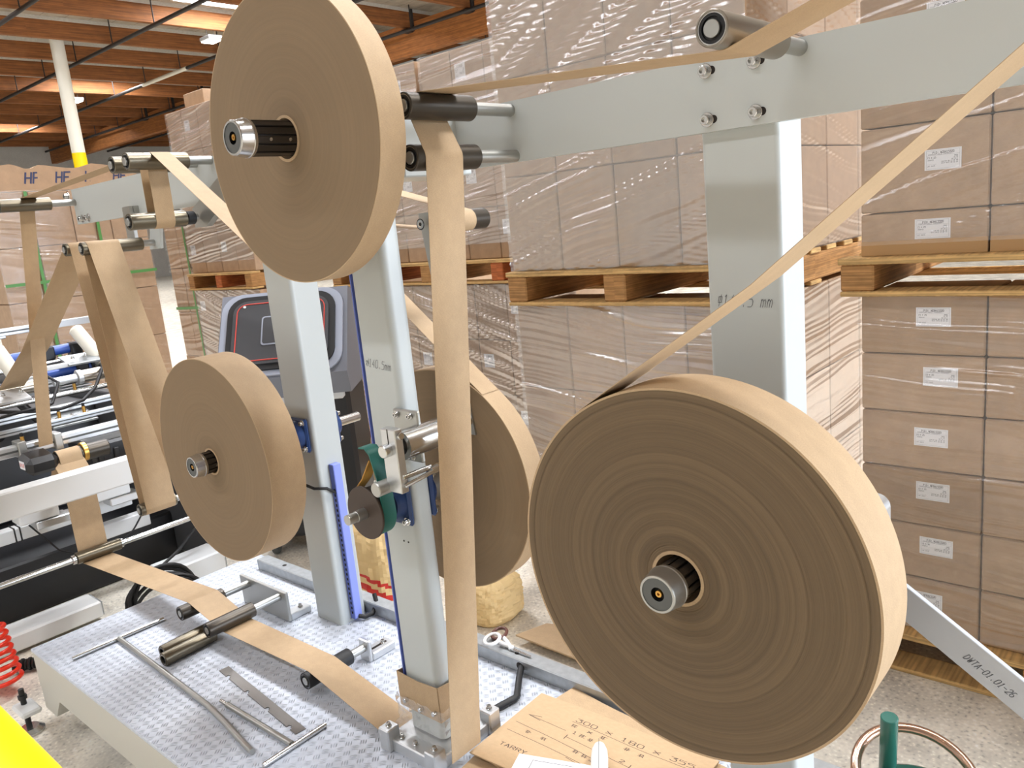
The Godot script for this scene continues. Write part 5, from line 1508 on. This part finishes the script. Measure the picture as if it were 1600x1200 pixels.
	# cardboard on the floor
	O = Vector3(2.08, 0.0, -1.80)
	m = mb()
	m.prism(PackedVector2Array([Vector2(2.03, -1.944), Vector2(2.16, -1.896), Vector2(2.28, -1.55), Vector2(2.01, -1.42)]), Vector3(0, 0.03, 0), Vector3.RIGHT, Vector3.BACK, -0.006)
	m.prism(PackedVector2Array([Vector2(2.07, -1.90), Vector2(2.16, -1.86), Vector2(2.25, -1.56), Vector2(2.06, -1.48)]), Vector3(0, 0.024, 0), Vector3.RIGHT, Vector3.BACK, 0.024)
	solo("cardboard_sheet", m, M.kraft_sheet, "folded cardboard lying on the floor beyond the galvanised rail", "cardboard")
	O = Vector3(1.27, 0.30, -1.62)
	m = mb(); m.prism(PackedVector2Array([Vector2(1.22, -1.60), Vector2(1.30, -1.66), Vector2(1.32, -1.58), Vector2(1.25, -1.55)]), Vector3(0, 0.304, 0), Vector3.RIGHT, Vector3.BACK, -0.002)
	solo("paper_scrap", m, M.kraft_sheet, "small kraft scrap on the tread plate beside the sleeved post", "scrap")
	# sacks behind the platform
	sack(Vector3(1.93, 0, -2.56), Vector3(0.26, 0.47, 0.30), "crinkled cream paper sack with red bands behind the platform", true, 5)
	sack(Vector3(2.14, 0, -2.16), Vector3(0.24, 0.20, 0.22), "slumped cream sack on the floor beside the half hidden reel", false, 9)
	# orange coil hose, ribbed hose and the red-white packet at the platform's corner
	t = thing("coil_hose", "bright orange coiled air hose on the floor by the platform foot", "hose", Vector3(0.74, 0, -3.42))
	pts = []
	for k in 130:
		var a := TAU * k / 18.0
		pts.append(Vector3(0.722 + 0.058 * cos(a), 0.045 + 0.0014 * k + 0.02 * sin(a + 0.5), -3.41 + 0.092 * sin(a) - 0.0007 * k))
	m = mb(); m.tube(pts, 0.0082, 10); part(t, "coil", m, M.red_hose)
	O = Vector3(0.85, 0.0, -3.5)
	m = mb()
	for k in 14: m.cyl(Vector3(0.79 + 0.011 * k, 0.03, -3.53 + 0.008 * k), Vector3(0.798 + 0.011 * k, 0.03, -3.524 + 0.008 * k), 0.026 if k % 2 == 0 else 0.022, 14, 0.002)
	solo("ribbed_hose", m, M.rubber_black, "black ribbed conduit running to the platform corner", "hose")
	sack(Vector3(0.70, 0.16, -3.58), Vector3(0.06, 0.13, 0.08), "red and white plastic packet above the orange hose", true, 3, M.white_plastic)
	# green stand with copper ring
	t = thing("ring_stand", "green metal stand with a copper tube ring by the brace", "stand", Vector3(1.83, 0, -0.46))
	var ctr := Vector3(1.805, 0.205, -0.47)
	var R_ := Vector3(0.6708, 0, 0.7416)
	var F_ := Vector3(-0.7416, 0, 0.6708)
	pts = []
	for k in 40:
		var a := TAU * k / 40.0
		pts.append(ctr + R_ * cos(a) * 0.135 + (F_ * -0.92 + Vector3.UP * 0.38).normalized() * sin(a) * 0.135)
	m = mb(); m.tube(pts, 0.0125, 14, true); part(t, "copper_ring", m, M.copper)
	m = mb(); m.lathe(ctr - Vector3(0, 0.09, 0), Vector3.UP, [Vector2(-0.11, 0.09), Vector2(0.04, 0.115), Vector2(0.045, 0.115), Vector2(0.05, 0.105), Vector2(0.055, 0.0)], 40); part(t, "green_drum", m, M.stool_green)
	m = mb(); m.cyl(Vector3(1.845, 0.10, -0.55), Vector3(1.80, 0.352, -0.530), 0.020, 18, 0.002); part(t, "green_post", m, M.stool_green)
	# the yellow rail close by
	t = thing("guard_rail", "bright yellow guard rail close by in the corner", "rail", Vector3(0.1, 0, -0.55))
	m = mb(); m.cyl(Vector3(0.0915, 1.389, -0.575) + Vector3(-0.033, -0.036, -0.018), Vector3(0.141, 1.268, -0.512) + Vector3(-0.033, -0.036, -0.018), 0.042, 32, 0.01); part(t, "rail_tube", m, M.yellow_paint)
	m = mb(); m.cyl(Vector3(0.08, 0, -0.60), Vector3(0.075, 1.32, -0.588), 0.03, 24); part(t, "rail_post", m, M.yellow_paint)

func sack(c: Vector3, s: Vector3, label: String, bands: bool, seed_: int, mt: Material = null):
	var t := thing("paper_sack" if mt == null else "plastic_packet", label, "sack" if mt == null else "packet", c)
	var nz := FastNoiseLite.new()
	nz.seed = seed_
	nz.frequency = 1.0
	var f := func(a: float, v: float) -> Vector3:
		var k := pow(maxf(0.0, 1.0 - pow(absf(v * 2.0 - 0.92) / 1.08, 4.0)), 0.5)
		var d := Vector3(signf(cos(a)) * pow(absf(cos(a)), 0.7) * s.x * 0.5, 0, signf(sin(a)) * pow(absf(sin(a)), 0.7) * s.z * 0.5) * k
		var w := 1.0 + 0.10 * nz.get_noise_3d(d.x * 14, v * 5, d.z * 14) + 0.05 * nz.get_noise_3d(d.x * 45, v * 18, d.z * 45)
		return c + d * w + Vector3(0, v * s.y * (1.0 + 0.04 * nz.get_noise_2d(a * 2, v)), 0)
	var sheets := [mb(), mb()]
	for j in 36:
		for i in 48:
			var a0 := TAU * i / 48.0
			var a1 := TAU * (i + 1) / 48.0
			var v0 := j / 36.0
			var v1 := (j + 1) / 36.0
			var A: Vector3 = f.call(a0, v0)
			var B: Vector3 = f.call(a1, v0)
			var C: Vector3 = f.call(a1, v1)
			var D: Vector3 = f.call(a0, v1)
			var n := (B - A).cross(D - A)
			if n.length() < 1e-9: n = (C - B).cross(D - B)
			n = n.normalized()
			if n.dot((A + C) * 0.5 - c - Vector3(0, s.y * 0.5, 0)) < 0: n = -n
			var wv := v0 + 0.10 * sin(a0 * 1.0 + 0.6)
			var red := bands and ((wv > 0.30 and wv < 0.36) or (wv > 0.41 and wv < 0.45))
			sheets[1 if red else 0].quad(A, B, C, D, n)
	part(t, "sack_body", sheets[0], M.sack_paper if mt == null else mt)
	if bands: part(t, "red_band", sheets[1], M.print_red)

func console():
	var t := thing("console_cart", "grey and black wheeled console with a slanted red-lined control panel", "console", Vector3(2.15, 0, -3.42))
	var R_ := Vector3(0.6708, 0, 0.7416)
	var F_ := Vector3(-0.7416, 0, 0.6708)
	var X := Transform3D(Basis(R_, Vector3.UP, F_), Vector3(2.17, 0, -3.44))
	var m := mb()
	m.xf = X; m.span(Vector3(-0.27, 0.09, -0.40), Vector3(0.29, 0.86, 0.02), 0.02); part(t, "cabinet", m, M.black_plastic)
	m = mb(); m.xf = X
	m.prism(PackedVector2Array([Vector2(0.10, 0.84), Vector2(0.14, 0.95), Vector2(-0.16, 1.33), Vector2(-0.34, 1.28), Vector2(-0.42, 0.84)]), Vector3(-0.31, 0, 0), Vector3.BACK, Vector3.UP, -0.63)
	part(t, "hood", m, M.console_grey)
	# slanted panel, built in the plane of the slope
	var a := Vector3(0, 0.95, 0.14)
	var b := Vector3(0, 1.33, -0.16)
	var up := (b - a).normalized()
	var nn := Vector3.RIGHT.cross(up).normalized()
	var PX := X * Transform3D(Basis(Vector3.RIGHT, up, nn), (a + b) * 0.5 + nn * 0.004)
	var hgt := (b - a).length()
	for q in [[0.60, hgt * 0.97, 0.0, "panel_edge", "console_edge", 0.10], [0.53, hgt * 0.86, 0.012, "panel_rim", "rubber_black", 0.09], [0.47, hgt * 0.74, 0.02, "panel_face", "console_panel", 0.07]]:
		m = mb(); m.xf = PX
		m.prism(rrect(q[0], q[1], q[5]), Vector3(0, 0, q[2]), Vector3.RIGHT, Vector3.UP, 0.012)
		part(t, q[3], m, M[q[4]])
	m = mb(); m.xf = PX
	var rr := rrect(0.43, hgt * 0.66, 0.05)
	for k in rr.size():
		var p := rr[k]
		var q := rr[(k + 1) % rr.size()]
		m.cyl(Vector3(p.x, p.y, 0.033), Vector3(q.x, q.y, 0.033), 0.003, 6)
	part(t, "red_outline", m, M.red_line)
	m = mb(); m.xf = PX; m.prism(rrect(0.18, 0.16, 0.015), Vector3(0, 0, 0.032), Vector3.RIGHT, Vector3.UP, 0.004); part(t, "screen_frame", m, M.console_edge)
	m = mb(); m.xf = PX; m.prism(rrect(0.165, 0.145, 0.012), Vector3(0, 0, 0.034), Vector3.RIGHT, Vector3.UP, 0.004); part(t, "dark_screen", m, M.console_panel)
	for q in [Vector2(-0.18, hgt * 0.30), Vector2(0.18, -hgt * 0.30)]:
		m = mb(); m.xf = PX; m.cyl(Vector3(q.x, q.y, 0.03), Vector3(q.x, q.y, 0.037), 0.007, 12, 0.001); part(t, "panel_screw", m, M.white_plastic)
	m = mb(); m.xf = X; m.span(Vector3(-0.28, 0.80, -0.02), Vector3(0.27, 0.84, 0.06), 0.008); part(t, "white_lip", m, M.machine_white)
	m = mb(); m.xf = X; m.span(Vector3(0.18, 0.64, 0.0195), Vector3(0.20, 0.69, 0.024), 0.004); part(t, "latch", m, M.steel)
	for q in [[-0.2, -0.02], [0.08, -0.02], [0.22, -0.34], [-0.2, -0.34]]:
		m = mb(); m.xf = X; m.cyl(Vector3(q[0] - 0.016, 0.048, q[1]), Vector3(q[0] + 0.016, 0.048, q[1]), 0.047, 28, 0.006); var wh := part(t, "caster_wheel", m, M.cap_grey)
		m = mb(); m.xf = X; m.cyl(Vector3(q[0] - 0.02, 0.048, q[1]), Vector3(q[0] + 0.02, 0.048, q[1]), 0.011, 16, 0.002); part(wh, "axle", m, M.steel)
		m = mb(); m.xf = X; m.span(Vector3(q[0] - 0.026, 0.05, q[1] - 0.03), Vector3(q[0] - 0.019, 0.10, q[1] + 0.03), 0.004); part(wh, "fork", m, M.rubber_black)

func rrect(w: float, h: float, r: float) -> PackedVector2Array:
	var o := PackedVector2Array()
	for q in [[1, 1, 0], [-1, 1, 90], [-1, -1, 180], [1, -1, 270]]:
		for k in 7:
			var a := deg_to_rad(q[2] + 15.0 * k)
			o.append(Vector2(q[0] * (w / 2 - r), q[1] * (h / 2 - r)) + Vector2(cos(a), sin(a)) * r)
	return o
